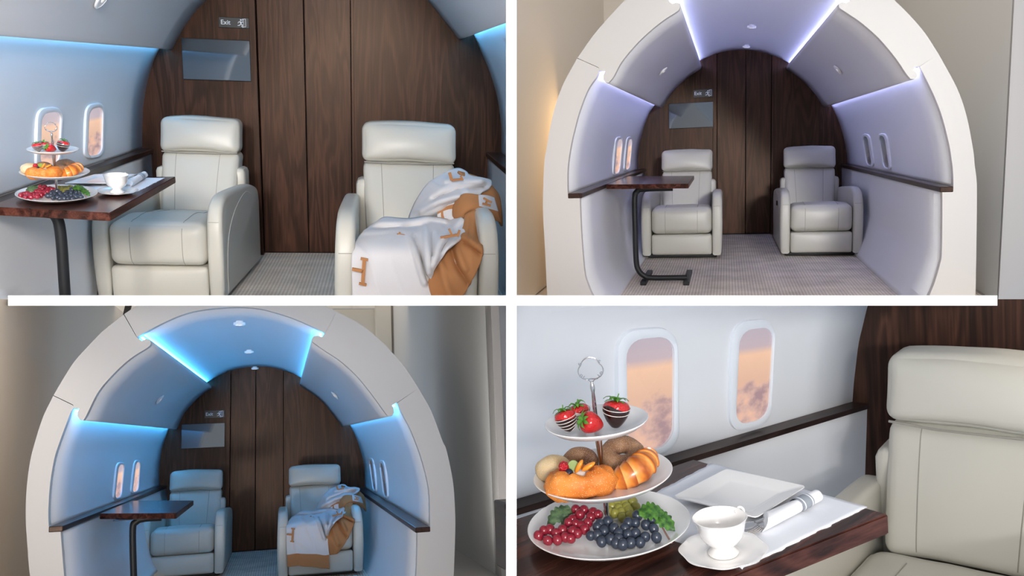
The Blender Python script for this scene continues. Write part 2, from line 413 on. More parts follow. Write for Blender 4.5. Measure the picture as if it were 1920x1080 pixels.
def sugared(name, c1, c2, crust, scale=260, dot=.26):
    m = mat(name, c1, .6); N, Lk, b = nodes(m)
    r, mp = mottled(m, c1, c2, 22)
    tc = N.new('ShaderNodeTexCoord'); v = N.new('ShaderNodeTexVoronoi'); v.inputs['Scale'].default_value = scale; Lk.new(tc.outputs['Object'], v.inputs['Vector'])
    t = N.new('ShaderNodeMapRange'); t.inputs['From Min'].default_value = dot; t.inputs['From Max'].default_value = dot+.08; t.inputs['To Min'].default_value = 1; t.inputs['To Max'].default_value = 0
    Lk.new(v.outputs['Distance'], t.inputs['Value'])
    mx = N.new('ShaderNodeMix'); mx.data_type = 'RGBA'; Lk.new(t.outputs[0], mx.inputs[0]); Lk.new(r.outputs[0], mx.inputs[6]); mx.inputs[7].default_value = (*crust, 1)
    Lk.new(mx.outputs[2], b.inputs['Base Color'])
    bp = N.new('ShaderNodeBump'); bp.inputs['Strength'].default_value = .7; bp.inputs['Distance'].default_value = .001; Lk.new(t.outputs[0], bp.inputs['Height']); Lk.new(bp.outputs[0], b.inputs['Normal'])
    return m
M['donut'] = sugared('sugared_dough', (.22, .10, .045), (.42, .23, .11), (.60, .47, .42), 620)
M['bun'] = sugared('pale_sugar_bun', (.70, .50, .24), (.80, .66, .42), (.86, .78, .70), 560)
M['sesame'] = sugared('glazed_sesame_dough', (.58, .15, .015), (.78, .27, .04), (.92, .66, .36), 330, .17)
M['croissant'] = mat('croissant_crust', (.75, .3, .06), .35, coat=.25)
def croissant_nodes():
    m = M['croissant']; N, Lk, b = nodes(m)
    at = N.new('ShaderNodeAttribute'); at.attribute_name = 'ridge'
    r = N.new('ShaderNodeValToRGB'); e = r.color_ramp.elements
    e[0].position = .0; e[0].color = (.85, .46, .14, 1); e[1].position = 1; e[1].color = (.38, .08, .01, 1)
    k = e.new(.45); k.color = (.74, .24, .03, 1)
    Lk.new(at.outputs['Fac'], r.inputs[0]); Lk.new(r.outputs[0], b.inputs['Base Color'])
croissant_nodes()
M['cream_fill'] = mat('whipped_cream', (.85, .80, .74), .5)
M['mandarin'] = mat('mandarin_segment', (.90, .30, .02), .3, coat=.3)
M['kiwi'] = mat('kiwi', (.20, .30, .04), .4)
M['raspberry'] = mat('raspberry', (.50, .01, .02), .35); bump(M['raspberry'], 300, .9, .003, tex='VORONOI')
M['blueberry'] = mat('blueberry', (.012, .015, .04), .45)

# ================================================================== SETTING
def hull_bvh(objs):
    vs, fs = [], []
    for o in objs:
        n = len(vs); vs += [v.co.copy() for v in o.data.vertices]; fs += [tuple(i+n for i in p.vertices) for p in o.data.polygons]
    return BVHTree.FromPolygons(vs, fs)
def extrude_shell(name, bay, pts, y0, y1, mt, solid=.02, nd=10, ang=30):
    """straight wall shell: a traced cross-section run along the cabin"""
    bm = bmesh.new(); rows = [[Vector((p.x, y0+(y1-y0)*k/nd, p.z)) for p in pts] for k in range(nd+1)]
    loft(bm, rows); inward(bm, Vector((pts[len(pts)//2].x*0+CEN[bay.name][0], 0, CEN[bay.name][1])))
    return struct(name, bm, mt, bay, -solid, angle=ang)
def inward(bm, c):
    bm.normal_update(); bm.faces.ensure_lookup_table(); s = 0
    for f in bm.faces:
        d = c-f.calc_center_median(); d.y = 0; s += f.normal.dot(d)*f.calc_area()
    if s < 0: bmesh.ops.reverse_faces(bm, faces=bm.faces)
CEN = {'TL': (-.4, -.3), 'TR': (.15, -.1), 'BL': (-.2, -.2)}
def dedupe(px):
    return px
# ---- partitions between the bays: solid tapering walls whose front edges are the white bars
def divider(name, px, Y0, Y1):
    bm = bmesh.new()
    a = [ray(u, v)*Y0+Vector((0, 0, CAMZ)) for u, v in px]; b = [ray(u, v)*Y1+Vector((0, 0, CAMZ)) for u, v in px]
    prism_poly(bm, a, b)
    me = bpy.data.meshes.new(name); bm.to_mesh(me); bm.free(); me.materials.append(M['divider'])
    o = bpy.data.objects.new(name, me); C.objects.link(o); o['kind'] = 'structure'; WM[o.name] = Matrix()
    return o
divider('wall_horizontal', [(15, 554), (949, 554), (949, 573), (15, 573)], 1.12, 11)
divider('wall_horizontal', [(968.5, 554), (1870, 554), (1870, 573), (968.5, 573)], 1.12, 11)
divider('wall_vertical', [(949, -150), (968.5, -150), (968.5, 1230), (949, 1230)], 1.12, 11)

def cabin(bay, H, yf, yb, sec, boards, names, led_mat, front=None, far=None):
    """sec: cross-section polylines traced in pixels on plane yf (or yb); returns the wall meshes"""
    ref = far if far else yf
    loc = lambda px: [bay.y(u, v, ref) for u, v in px]
    out = {}
    for key, (px, sm, mt) in sec.items():
        p = loc(px)
        if sm: p = resample(smooth_path(p, 6), sm)
        nm = {'lower_left': 'wall_left', 'lower_right': 'wall_right', 'upper_left': 'wall_left', 'upper_right': 'wall_right',
              'panel_left': 'ceiling_left', 'panel_right': 'ceiling_right', 'ceiling': 'ceiling'}[key]
        out[key] = extrude_shell(nm, bay, p, yf, yb, M[mt], .02)
    return out

def ledge(bay, x0, x1, z0, z1, yf, yb, nm):
    bm = bevelled_box((min(x0, x1), yf, z0), (max(x0, x1), yb, z1), .004)
    return struct(nm, bm, M['woody'], bay)

def back_wall(bay, H, yb, seams, top, x0, x1, prefix=0):
    """seams in local x: [left jamb, mid, right jamb]"""
    a, m, b = seams
    bm = bmesh.new(); box(bm, (x0, yb, -H), (a-.035, yb+.04, top)); struct('wall_back', bm, M['wood'], bay, smooth=False)
    bm = bmesh.new(); box(bm, (b+.012, yb, -H), (x1, yb+.04, top)); struct('wall_back', bm, M['wood'], bay, smooth=False)
    for i, (p, q) in enumerate(((a+.004, m-.0025), (m+.0025, b-.004))):
        bm = bevelled_box((p, yb+.018, -H+.012), (q, yb+.05, top), .003); struct('door_%d' % (prefix+i+1), bm, M['wood'], bay)
    bm = bevelled_box((a-.036, yb-.022, -H), (a, yb+.051, top), .001); struct('trim_1', bm, M['wood'], bay)
    bm = bevelled_box((b, yb-.006, -H), (b+.016, yb+.051, top), .001); struct('trim_2', bm, M['wood'], bay)
    bm = bmesh.new(); box(bm, (a-.06, yb+.0505, -H), (b+.06, yb+.06, top)); struct('wall_back', bm, M['seam'], bay, smooth=False)

def arch(bay, yf, pieces, label):
    """front ring of painted boards, each board a part"""
    t = thing('fuselage_arch', bay, bay.y(*pieces[0][0], yf), label, 'arch')
    for px in pieces:
        bm = bmesh.new(); a = [bay.y(u, v, yf) for u, v in px]
        prism_poly(bm, [p-Vector((0, .045, 0)) for p in a], [p+Vector((0, .004, 0)) for p in a])
        mk('arch_board', bm, M['white'], bay, t, angle=35)
    return t

def rr_unit(rad_u, rad_v, n=6):
    pts = []
    for cx, cy, a0 in ((1-rad_u, 1-rad_v, 0), (rad_u, 1-rad_v, 90), (rad_u, rad_v, 180), (1-rad_u, rad_v, 270)):
        for k in range(n+1):
            a = math.radians(a0+90*k/n); pts.append((cx+rad_u*math.cos(a), cy+rad_v*math.sin(a)))
    return pts
def bil(q, s, t):      # q: TL, TR, BR, BL ; s to the right, t up
    top = Vector(q[0]).lerp(Vector(q[1]), s); bot = Vector(q[3]).lerp(Vector(q[2]), s); return bot.lerp(top, t)
def window(bay, n, bvh, outer, inner, pm, depth=.014, par=.30):
    ru, rv = .34, .16
    U = rr_unit(ru, rv)
    def put(q, s, t, off):
        p = bil(q, s, t); h, nn = bay.hit(p.x, p.y, bvh)
        if nn.dot(h) > 0: nn = -nn
        return h+nn*off
    base = put(outer, .5, .5, 0)
    fr = bmesh.new()
    mid = [tuple(Vector(a).lerp(Vector(b), .45)) for a, b in zip(outer, inner)]
    o0 = [put(outer, s, t, -.006) for s, t in U]; o1 = [put(outer, s, t, depth*.7) for s, t in U]
    m1 = [put(mid, s, t, depth) for s, t in U]
    i1 = [put(inner, s, t, depth*.75) for s, t in U]; i0 = [put(inner, s, t, .001) for s, t in U]
    loft(fr, [o0, o1, m1, i1, i0], close_row=True); bmesh.ops.recalc_face_normals(fr, faces=fr.faces)
    o = struct('window_%d' % n, fr, M['winframe'], bay, angle=50)
    # printed pane (a grid with its own picture coordinates)
    pn = bmesh.new(); uvl = pn.loops.layers.uv.new('UVMap')
    c = pn.verts.new(put(inner, .5, .5, .0035)); uv = {c: (.5, .5)}
    ring = []
    for s, t in U:
        v = pn.verts.new(put(inner, s, t, .0035)); uv[v] = (s, t); ring.append(v)
    for i in range(len(ring)):
        a, b = ring[i], ring[(i+1) % len(ring)]
        if (a.co-b.co).length < 1e-6: continue
        f = pn.faces.new((c, a, b))
    bmesh.ops.recalc_face_normals(pn, faces=pn.faces)
    for f in pn.faces:
        if f.normal.dot(f.calc_center_median()) > 0: f.normal_flip()
        for l in f.loops: l[uvl].uv = (uv[l.vert][0]*.55+n*1.37, uv[l.vert][1])
    p = mk('pane', pn, pm, bay, o, smooth=False); p['label'] = 'printed sky picture behind the window' 
    return o

def text_mesh(s, size, depth=.001, bold=0):
    cu = bpy.data.curves.new('lettering', 'FONT'); cu.body = s; cu.size = size; cu.extrude = depth; cu.offset = bold; cu.align_x = 'CENTER'; cu.align_y = 'CENTER'
    o = bpy.data.objects.new('lettering', cu); C.objects.link(o); bpy.context.view_layer.update()
    me = bpy.data.meshes.new_from_object(o.evaluated_get(bpy.context.evaluated_depsgraph_get()))
    bpy.data.objects.remove(o); bm = bmesh.new(); bm.from_mesh(me); bpy.data.meshes.remove(me)
    return bm
def seg2(bm, a, b, wd, y=0, th=.001):
    a = Vector((a[0], 0, a[1])); b = Vector((b[0], 0, b[1])); t = (b-a).normalized(); n = Vector((-t.z, 0, t.x))*wd/2
    prism_poly(bm, [a+n+Vector((0, y-th, 0)), a-n+Vector((0, y-th, 0)), b-n+Vector((0, y-th, 0)), b+n+Vector((0, y-th, 0))],
               [a+n+Vector((0, y, 0)), a-n+Vector((0, y, 0)), b-n+Vector((0, y, 0)), b+n+Vector((0, y, 0))])
def exit_sign(bay, yb, px, label):
    (u0, v0), (u1, v1) = px
    a, b = bay.y(u0, v0, yb-.002), bay.y(u1, v1, yb-.002)
    W, Hh = b.x-a.x, a.z-b.z; c = (a+b)/2
    t = mk('exit_sign', bevelled_box((c.x-W/2, yb-.010, c.z-Hh/2), (c.x+W/2, yb, c.z+Hh/2), .002), M['black'], bay)
    tag(t, label, 'sign')
    bm = text_mesh('Exit', Hh*.60, .0006, Hh*.008)
    L = Matrix.Translation((c.x-W*.27, yb-.0115, c.z)) @ Matrix.Rotation(PI/2, 4, 'X')
    mk('lettering', bm, M['signwhite'], bay, t, smooth=False, L=L)
    s = Hh; bm = bmesh.new()
    def sg(x0, z0, x1, z1, wd=.07): seg2(bm, (x0*s, z0*s), (x1*s, z1*s), wd*s)
    # door frame and open leaf
    sg(.10, .36, .44, .40, .05); sg(.42, .40, .42, -.34, .05); sg(.42, -.34, .16, -.36, .05); sg(.12, .36, .12, .08, .045); sg(.12, -.10, .12, -.42, .045)
    sg(.12, .36, .24, .30, .04); sg(.24, .30, .24, -.34, .035); sg(.24, -.34, .12, -.42, .04)
    # running figure
    sg(-.10, .16, -.02, -.06, .13); sg(-.02, -.06, .08, -.18, .08); sg(.08, -.18, .04, -.36, .07); sg(-.04, -.06, -.14, -.22, .08); sg(-.14, -.22, -.34, -.24, .07)
    sg(-.10, .15, -.26, .08, .06); sg(-.26, .08, -.30, -.04, .05); sg(-.06, .15, .06, .04, .06); sg(.06, .04, .18, .08, .05)
    hp = [(math.cos(2*PI*k/12)*.075*s-.03*s, math.sin(2*PI*k/12)*.075*s+.29*s) for k in range(12)]
    prism_poly(bm, [(x, -.001, z) for x, z in hp], [(x, 0, z) for x, z in hp])
    mk('running_figure', bm, M['signwhite'], bay, t, smooth=False, L=Matrix.Translation((c.x+W*.24, yb-.0105, c.z)))
def screen(bay, yb, q, label):
    P = [bay.y(u, v, yb) for u, v in q]; x0 = (P[0].x+P[3].x)/2; x1 = (P[1].x+P[2].x)/2; z1 = (P[0].z+P[1].z)/2; z0 = (P[2].z+P[3].z)/2
    t = mk('wall_screen', bevelled_box((x0, yb-.014, z0), (x1, yb, z1), .002), M['plastic'], bay); tag(t, label, 'screen')
    mk('glass', bevelled_box((x0+.003, yb-.017, z0+.003), (x1-.003, yb-.0142, z1-.003), .001), M['screen'], bay, t)
def puck(bay, bvh, u, v, r, label, group, lens=3, h=.026, cat='ceiling light', power=0, flat=1):
    p, n = bay.hit(u, v, bvh)
    if n.dot(p) > 0: n = -n
    q = n.to_track_quat('Z', 'Y').to_matrix().to_4x4()
    L = Matrix.Translation(p) @ q
    t = thing('puck_light', bay, p, label, cat, group)
    bm = bmesh.new(); lathe(bm, [(0, -.004), (r*.62, -.004), (r*.62, h*.35), (r, h*.4), (r, h*.85), (r*.92, h), (r*.8, h), (r*.78, h*.9), (0, h*.9)], 32)
    mk('housing', bm, M['fitting'], bay, t, L=L)
    for k in range(lens):
        a = 2*PI*k/max(1, lens)+.4; rr = r*.4 if lens > 1 else 0
        bm = bmesh.new(); lathe(bm, [(r*.26, h*.88), (r*.26, h*1.02), (r*.18, h*.98), (0, h*.97)], 16, c=(rr*math.cos(a), rr*math.sin(a), 0))
        mk('lens', bm, M['lamp'], bay, t, L=L)
    return t
def led_strip(bay, p, y0, y1, mt, label, w=.010):
    bm = bmesh.new(); box(bm, (p.x-w, y0, p.z-w/2), (p.x+w, y1, p.z+w/2))
    o = mk('led_strip', bm, mt, bay, smooth=False); tag(o, label, 'light strip', 'cove light strips in the %s cabin view' % VIEW[bay.name]); return o
VIEW = {'TL': 'upper left', 'TR': 'upper right', 'BL': 'lower left', 'BR': 'lower right'}

def quad_wall(bay, nm, a, b, z0, z1, mt, th=.03):
    """upright wall from point a to b (local x,y)"""
    a, b = Vector((a[0], a[1], 0)), Vector((b[0], b[1], 0)); t = (b-a).normalized(); n = Vector((-t.y, t.x, 0))*th
    bm = bmesh.new(); prism_poly(bm, [a+Vector((0, 0, z0)), b+Vector((0, 0, z0)), b+n+Vector((0, 0, z0)), a+n+Vector((0, 0, z0))],
                                 [a+Vector((0, 0, z1)), b+Vector((0, 0, z1)), b+n+Vector((0, 0, z1)), a+n+Vector((0, 0, z1))])
    return struct(nm, bm, mt, bay, smooth=False)
def floor_slab(bay, x0, x1, y0, y1, z, mt, nm='floor'):
    bm = bmesh.new(); box(bm, (x0, y0, z-.05), (x1, y1, z)); return struct(nm, bm, mt, bay, smooth=False)

# ------------------------------------------------------------------ upper right view: whole cabin, lavender light
b = TR; H_TR = .97; yf, yb = 4.88, 8.9; YB_TR = yb
lowL = [(1146, 588), (1130, 572), (1114, 553), (1104, 530), (1099, 513), (1095.7, 483), (1093, 448), (1090.5, 400), (1089.5, 368)]
upL = [(1067.5, 362), (1066.7, 350), (1067, 314), (1072.5, 275), (1079, 246), (1089.7, 207), (1105, 168.6), (1120.8, 145), (1126, 134)]
hookL = [(1126, 133.5), (1137, 134), (1133.5, 141), (1133.5, 150), (1138, 156), (1143, 155.8)]
faceL = [(1143, 155.8), (1152, 145), (1167.5, 117), (1193.4, 85.6), (1219, 61), (1245, 40), (1271, 23), (1276, 15.6)]
hookL2 = [(1276, 15.6), (1275.5, 9), (1268.6, 7), (1261, 9), (1254, 4), (1260, -3)]
ceil_ = [(1260, -3), (1300, -22), (1342, -38), (1385, -46), (1424, -48), (1465, -45), (1505, -36), (1550, -20), (1589, 0)]
hookR2 = [(1589, 0), (1592, 4), (1584, 8), (1576, 6), (1570, 10), (1571.5, 17)]
faceR = [(1571.5, 17), (1591, 30), (1611.5, 44), (1637.4, 66), (1658, 88), (1679, 114), (1694.5, 137.4), (1704, 149)]
hookR = [(1704, 149), (1711, 149.5), (1716, 144), (1715, 138.5), (1710, 133), (1711, 127.6), (1721, 127)]
upR = [(1721, 127), (1736, 155.6), (1751.5, 189), (1764.5, 225.6), (1775.5, 270), (1780, 297), (1783, 323), (1783.5, 349)]
lowR = [(1763, 356), (1763, 410), (1762, 474), (1759, 492), (1748.5, 528), (1738, 553.5), (1730, 572), (1720, 588)]
def cabin_sections(lowL, upL, hookL, faceL, hookL2, ceil_, hookR2, faceR, hookR, upR, lowR):
    d = {}
    if lowL: d['lower_left'] = (lowL, 24, 'lower')
    if upL: d['upper_left'] = (upL, 40, 'paint')
    if ceil_: d['ceiling'] = (ceil_, 40, 'paint')
    if upR: d['upper_right'] = (upR, 40, 'paint')
    if lowR: d['lower_right'] = (lowR, 24, 'lower')
    return d
def side_panel(bay, nm, h1, face, h2, yf, yb, ref):
    a = [bay.y(u, v, ref) for u, v in h1]; c = [bay.y(u, v, ref) for u, v in h2]
    m = resample(smooth_path([bay.y(u, v, ref) for u, v in face], 6), 40)
    pts = smooth_path(a[1:], 4)[:-1]; pts = [a[0]]+pts+m+smooth_path(c[:-1], 4)[1:]+[c[-1]]
    return extrude_shell(nm, bay, pts, yf, yb, M['panel'], .012, ang=60)
def build_cabin(bay, H, yf, yb, P, ref, seams, x0, x1, top, ledge_t=.028, led=None, tag_='', lead=0, ledn=(1, 1, 1, 1)):
    S = cabin(bay, H, yf, yb, cabin_sections(*P), None, None, None, far=ref)
    lowL, upL, hookL, faceL, hookL2, ceil_, hookR2, faceR, hookR, upR, lowR = P
    if faceL: S['panel_left'] = side_panel(bay, 'ceiling_left', hookL, faceL, hookL2, yf, yb, ref)
    if faceR: S['panel_right'] = side_panel(bay, 'ceiling_right', hookR2, faceR, hookR, yf, yb, ref)
    back_wall(bay, H, yb, seams, top, x0, x1)
    if upL:
        q = bay.y(*upL[0], ref); r = bay.y(*lowL[-1], ref); ledge(bay, q.x-.0, r.x+.012, q.z-ledge_t, q.z+.001, yf-.05, yb, 'trim_3')
    if upR:
        q = bay.y(*upR[-1], ref); r = bay.y(*lowR[0], ref); ledge(bay, q.x, r.x-.012, q.z-ledge_t, q.z+.001, yf-.05, yb, 'trim_4')
    lab = ['%s light strip in the cove under the left overhead panel', '%s light strip along the left edge of the ceiling', '%s light strip along the right edge of the ceiling', '%s light strip in the cove under the right overhead panel']
    for i, q in enumerate(ledn):
        led_strip(bay, bay.y(*q, ref), yf, yb-.01, led, lab[i] % tag_ + ', %s view' % VIEW[bay.name], .005)
    return S
M['led_tr'] = led('lavender_led', (.46, .50, 1), 25)
P_TR = (lowL, upL, hookL, faceL, hookL2, ceil_, hookR2, faceR, hookR, upR, lowR)
xs = [b.y(u, 300, yb).x for u in (1344, 1398, 1446)]
S_TR = build_cabin(b, H_TR, yf, yb, P_TR, yf, xs, -1.0, 1.3, .95, led=M['led_tr'], tag_='lavender', ledn=((1131, 138), (1262, 2), (1586, 3), (1716, 130.5)))
bvh_TR = hull_bvh(S_TR.values())
floor_slab(b, -1.0, 1.45, 4.0, yb+.05, -H_TR, M['carpet'])
outerL = [(1034, 620), (1029, 553), (1025, 470), (1021.2, 400), (1021.6, 350), (1024, 300), (1027.4, 280), (1038, 222), (1056, 165), (1084.5, 111)]
outerL2 = [(1084.5, 111), (1115.6, 67), (1141.5, 37), (1176.5, 0), (1215, -33), (1243, -52)]
outerT = [(1243, -52), (1300, -80), (1360, -95), (1424, -100), (1490, -94), (1550, -78), (1612, -50)]
outerR2 = [(1612, -50), (1671, 0), (1723, 54), (1756, 103)]
outerR = [(1756, 103), (1790, 166), (1808.5, 220), (1820, 280), (1823, 308), (1827, 344), (1827, 400), (1826.4, 448), (1824.6, 553), (1822, 620)]
sp = lambda px, n=5: [(p.x, p.y) for p in smooth_path([(x, y, 0) for x, y in px], n)]
arch(b, yf, [
    sp(outerL) + [(1124.5, 128.5)] + sp(upL)[::-1] + [(1089.5, 366)] + sp(lowL)[::-1] + [(1160, 620)],
    sp(outerL2) + [(1257, -10)] + hookL2[::-1] + sp(faceL)[::-1] + hookL[::-1] + [(1124.7, 127.3), (1085.3, 110)],
    sp(outerT) + [(1592, -3)] + sp(ceil_)[::-1] + [(1258, -9)],
    sp(outerR2) + [(1720, 126)] + hookR[::-1][1:] + sp(faceR)[::-1] + hookR2[::-1] + [(1593, -2)],
    sp(outerR) + [(1700, 620)] + sp(lowR)[::-1] + [(1763, 354)] + sp(upR)[::-1] + [(1721, 125.8)],
], 'white painted arch framing the cabin under lavender light, upper right view')
for n, (o, i, pm) in enumerate((
    ([(1153, 257), (1167, 256), (1161, 326), (1147, 331)], [(1156, 261), (1166, 260), (1160, 322), (1150, 327)], 'print'),
    ([(1174, 257), (1185, 256), (1180, 319), (1168, 323)], [(1177, 261), (1184, 260), (1179, 315), (1171, 319)], 'print'),
    ([(1617, 250), (1632, 252), (1641, 313), (1626, 311)], [(1619, 254), (1629, 256), (1637, 310), (1627, 308)], 'print_dim'),
    ([(1648, 249), (1664, 251), (1673, 319), (1657, 316)], [(1650, 253), (1661, 255), (1670, 316), (1659, 313)], 'print_dim'))):
    window(b, n+1, bvh_TR, o, i, M[pm])
exit_sign(b, yb, ((1300, 168.5), (1337.5, 181.5)), 'small black exit sign high on the wooden wall, upper right view')
screen(b, yb, [(1254, 192.5), (1338, 192.5), (1338, 240), (1254, 240)], 'tinted glass screen on the wooden wall above the left recliner, upper right view')
G = 'puck lights on the cabin ceiling, upper right view'
puck(b, bvh_TR, 1410, 46, .033, 'round white ceiling light nearer the front, upper right view', G)
puck(b, bvh_TR, 1400, 84, .034, 'round white ceiling light nearest the wooden wall, upper right view', G)
puck(b, bvh_TR, 1242, 132, .040, 'flat white reading light on the left overhead panel, upper right view', 'reading lights on overhead panels, upper right view', 1, .016, 'reading light')
puck(b, bvh_TR, 1573, 129, .040, 'flat white reading light on the right overhead panel, upper right view', 'reading lights on overhead panels, upper right view', 1, .016, 'reading light')
# studio around the arch
xl = b.z(1003, 553, -H_TR).x; yfar = b.x(1133, 60, xl).y
quad_wall(b, 'wall_left', (xl, 2.5), (xl, yfar), -H_TR, 3.2, M['studio'])
quad_wall(b, 'wall_far', (xl-.1, yfar), (3.4, yfar), -H_TR, 3.2, M['studio'])
xr = b.z(1848, 553, -H_TR).x; yn = b.x(1885, 300, xr).y
quad_wall(b, 'wall_right', (xr, yfar+.2), (xr, yn), -H_TR, 3.2, M['studio_cool'])
quad_wall(b, 'wall_column', (xr, yn-.01), (xr+1.2, yn-.01), -H_TR, 3.2, M['column'])
floor_slab(b, xl-.2, -1.01, 2.5, yfar+.1, -H_TR-.012, M['studio_floor']); floor_slab(b, 1.46, 4, 2.5, yfar+.1, -H_TR-.012, M['studio_floor']); floor_slab(b, -1.01, 1.46, 2.5, 3.99, -H_TR-.012, M['studio_floor'])

# ------------------------------------------------------------------ lower left view: whole cabin, blue light
b = BL; H_BL = 1.064; yf, yb = 4.97, 9.0; YB_BL = yb
lowL = [(164.6, 1207), (148, 1180), (136, 1140), (128, 1100), (124.5, 1080), (120.6, 1033), (118, 1000), (117.5, 994)]
upL = [(96, 986), (95, 968), (95.5, 942.6), (98.5, 903.7), (106, 859.6), (116.7, 826), (129.7, 791), (137.4, 772), (141, 766.5)]
hookL = [(141, 766), (152.5, 766.5), (149, 773), (148.5, 780), (153.5, 787.5), (159.5, 788.6)]
faceL = [(159.5, 788.6), (166, 778), (186.7, 736.7), (215, 703), (246, 674.5), (280, 652.4), (285, 646)]
hookL2 = [(285, 646), (284, 639.5), (276, 637), (268, 641), (260, 635), (269, 628)]
ceil_ = [(269, 628), (311, 605.8), (350, 590), (389, 582), (441, 578), (480, 580), (509, 586), (548, 598), (584.6, 614), (608, 626)]
hookR2 = [(608, 626), (603, 633.5), (595, 630.7), (588, 632), (584.5, 637), (585, 642)]
faceR = [(585, 642), (605.4, 656.8), (636.7, 677.6), (668, 706), (694, 737.5), (714.8, 766), (725, 780)]
hookR = [(725, 780), (733, 780.5), (737, 774), (736, 766), (733.5, 760), (742, 755.7)]
upR = [(742, 755.7), (756.5, 784), (768, 806), (785, 849.5), (798, 896), (803, 930), (804, 986)]
lowR = [(780.5, 993), (780, 1034), (778, 1080), (774, 1110), (765, 1150), (752, 1185), (740, 1207)]
P_BL = (lowL, upL, hookL, faceL, hookL2, ceil_, hookR2, faceR, hookR, upR, lowR)
M['led_bl'] = led('blue_led', (.06, .44, 1), 40)
xs = [b.y(u, 850, yb).x for u in (431, 479, 532)]
S_BL = build_cabin(b, H_BL, yf, yb, P_BL, yf, xs, -1.45, 1.0, .9, led=M['led_bl'], tag_='bright blue', ledn=((146, 770.5), (267, 633.5), (601.5, 628.5), (738.5, 761)))
bvh_BL = hull_bvh(S_BL.values())
floor_slab(b, -1.5, 1.2, 4.0, yb+.05, -H_BL, M['carpet'])
outerL = [(90, 1180), (75, 1130), (61.5, 1080), (56, 1020), (53, 968.6), (54.5, 916.7), (61, 865), (71.5, 824), (85.6, 781), (104, 743)]
outerL2 = [(104, 743), (124.5, 708), (145, 677), (176, 643), (197, 622), (223, 601), (234.5, 592)]
outerT = [(234.5, 592), (280, 562), (340, 541), (400, 530), (450, 529), (520, 538), (580, 559), (630, 586)]
outerR2 = [(630, 586), (668, 606), (704, 633), (735.6, 664.6), (759, 693), (782.5, 729)]
outerR = [(782.5, 729), (806, 771), (826.8, 826), (834.6, 844), (846, 899), (850, 946), (850.7, 995), (847.6, 1080), (842, 1150), (838, 1180)]
arch(b, yf, [
    sp(outerL) + [(141, 761)] + sp(upL)[::-1] + [(117.5, 990)] + sp(lowL)[::-1] + [(150, 1180)][:0],
    sp(outerL2) + [(258, 633)] + hookL2[::-1][1:] + sp(faceL)[::-1] + hookL[::-1] + [(141.2, 759.5), (105, 742)],
    sp(outerT) + [(609, 626)] + sp(ceil_)[::-1] + [(259.5, 633.5), (235.5, 591)],
    sp(outerR2) + [(743.2, 755)] + hookR[::-1][1:] + sp(faceR)[::-1] + hookR2[::-1][:-1] + [(609.8, 626.8)],
    sp(outerR) + sp(lowR)[::-1] + [(780.5, 990)] + sp(upR)[::-1] + [(744, 755.6)],
], 'white painted arch framing the blue lit cabin, lower left view')
for n, (o, i, pm) in enumerate((
    ([(217, 868), (232, 866), (226, 934), (210, 938)], [(220, 872), (231, 870), (225, 931), (213, 935)], 'print'),
    ([(250, 864), (262, 862), (258, 923), (243, 927)], [(253, 867), (261, 866), (257, 920), (246, 924)], 'print'),
    ([(691, 857), (701, 860), (708, 923), (700, 921)], [(693, 861), (699, 864), (706, 920), (701, 918)], 'print_dim'),
    ([(711, 862), (722, 864), (730, 936), (719, 932)], [(713, 866), (720, 869), (728, 932), (721, 929)], 'print_dim'))):
    window(b, n+5, bvh_BL, o, i, M[pm])
exit_sign(b, yb, ((384, 770), (421.5, 783)), 'small black exit sign high on the wooden wall, lower left view')
screen(b, yb, [(340, 794), (422, 794), (422, 840), (340, 840)], 'dark tinted screen on the wooden wall above the left recliner, lower left view')
G = 'puck lights on the cabin ceiling, lower left view'
puck(b, bvh_BL, 449, 602, .036, 'frontmost round white ceiling light, lower left view', G)
puck(b, bvh_BL, 467, 656, .036, 'middle of the three round ceiling lights, lower left view', G)
puck(b, bvh_BL, 478, 687.5, .036, 'round white ceiling light nearest the wooden wall, lower left view', G)
puck(b, bvh_BL, 298, 747.6, .040, 'flat white reading light on the left overhead panel, lower left view', 'reading lights on overhead panels, lower left view', 1, .016, 'reading light')
puck(b, bvh_BL, 629.4, 740, .040, 'flat white reading light on the right overhead panel, lower left view', 'reading lights on overhead panels, lower left view', 1, .016, 'reading light')
# studio around
xl = -2.1; yfar = b.x(232, 600, xl).y
quad_wall(b, 'wall_left', (xl, 2.5), (xl, yfar), -1.3, b.y(227, 587, yfar).z, M['studio'])
yfar += .05
xr = b.y(736, 600, yfar).x
quad_wall(b, 'wall_far', (xl-1.2, yfar), (xr+.2, yfar), -1.3, 3.2, M['cream'])
yn = b.x(925, 700, xr).y
quad_wall(b, 'wall_right', (xr, yfar), (xr, yn), -1.3, 3.2, M['studio_cool'])
c0 = b.y(925, 700, yn); c1 = b.y(940, 700, yn)
quad_wall(b, 'wall_column', (c0.x, yn-.01), (c1.x, yn-.01), -1.3, 3.0, M['column'], .2)
quad_wall(b, 'door_3', (c1.x, yn+.05), (c1.x+1.0, yn+.05), -1.3, 3.0, M['door'], .04)
pa, pb = b.y(704, 600, yfar-.12), b.y(734, 600, yfar-.12)
bm = bevelled_box((pa.x, yfar-.12, -1.3), (pb.x, yfar, 3), .01); o = struct('trim_5', bm, M['cream'], b)
bm = bmesh.new(); box(bm, (xr-.012, yfar-.03, -1.3), (xr, yfar, 3)); struct('trim_6', bm, M['studio'], b, smooth=False)
pa, pb = b.y(623, 579, yfar-.3), b.y(703, 560, yfar-.3)
bm = bevelled_box((pa.x, yfar-.3, pa.z), (pb.x, yfar-.2, pb.z), .01); struct('trim_7', bm, M['cream'], b)
pa, pb = b.y(661, 579, yfar-.32), b.y(668, 560, yfar-.32)
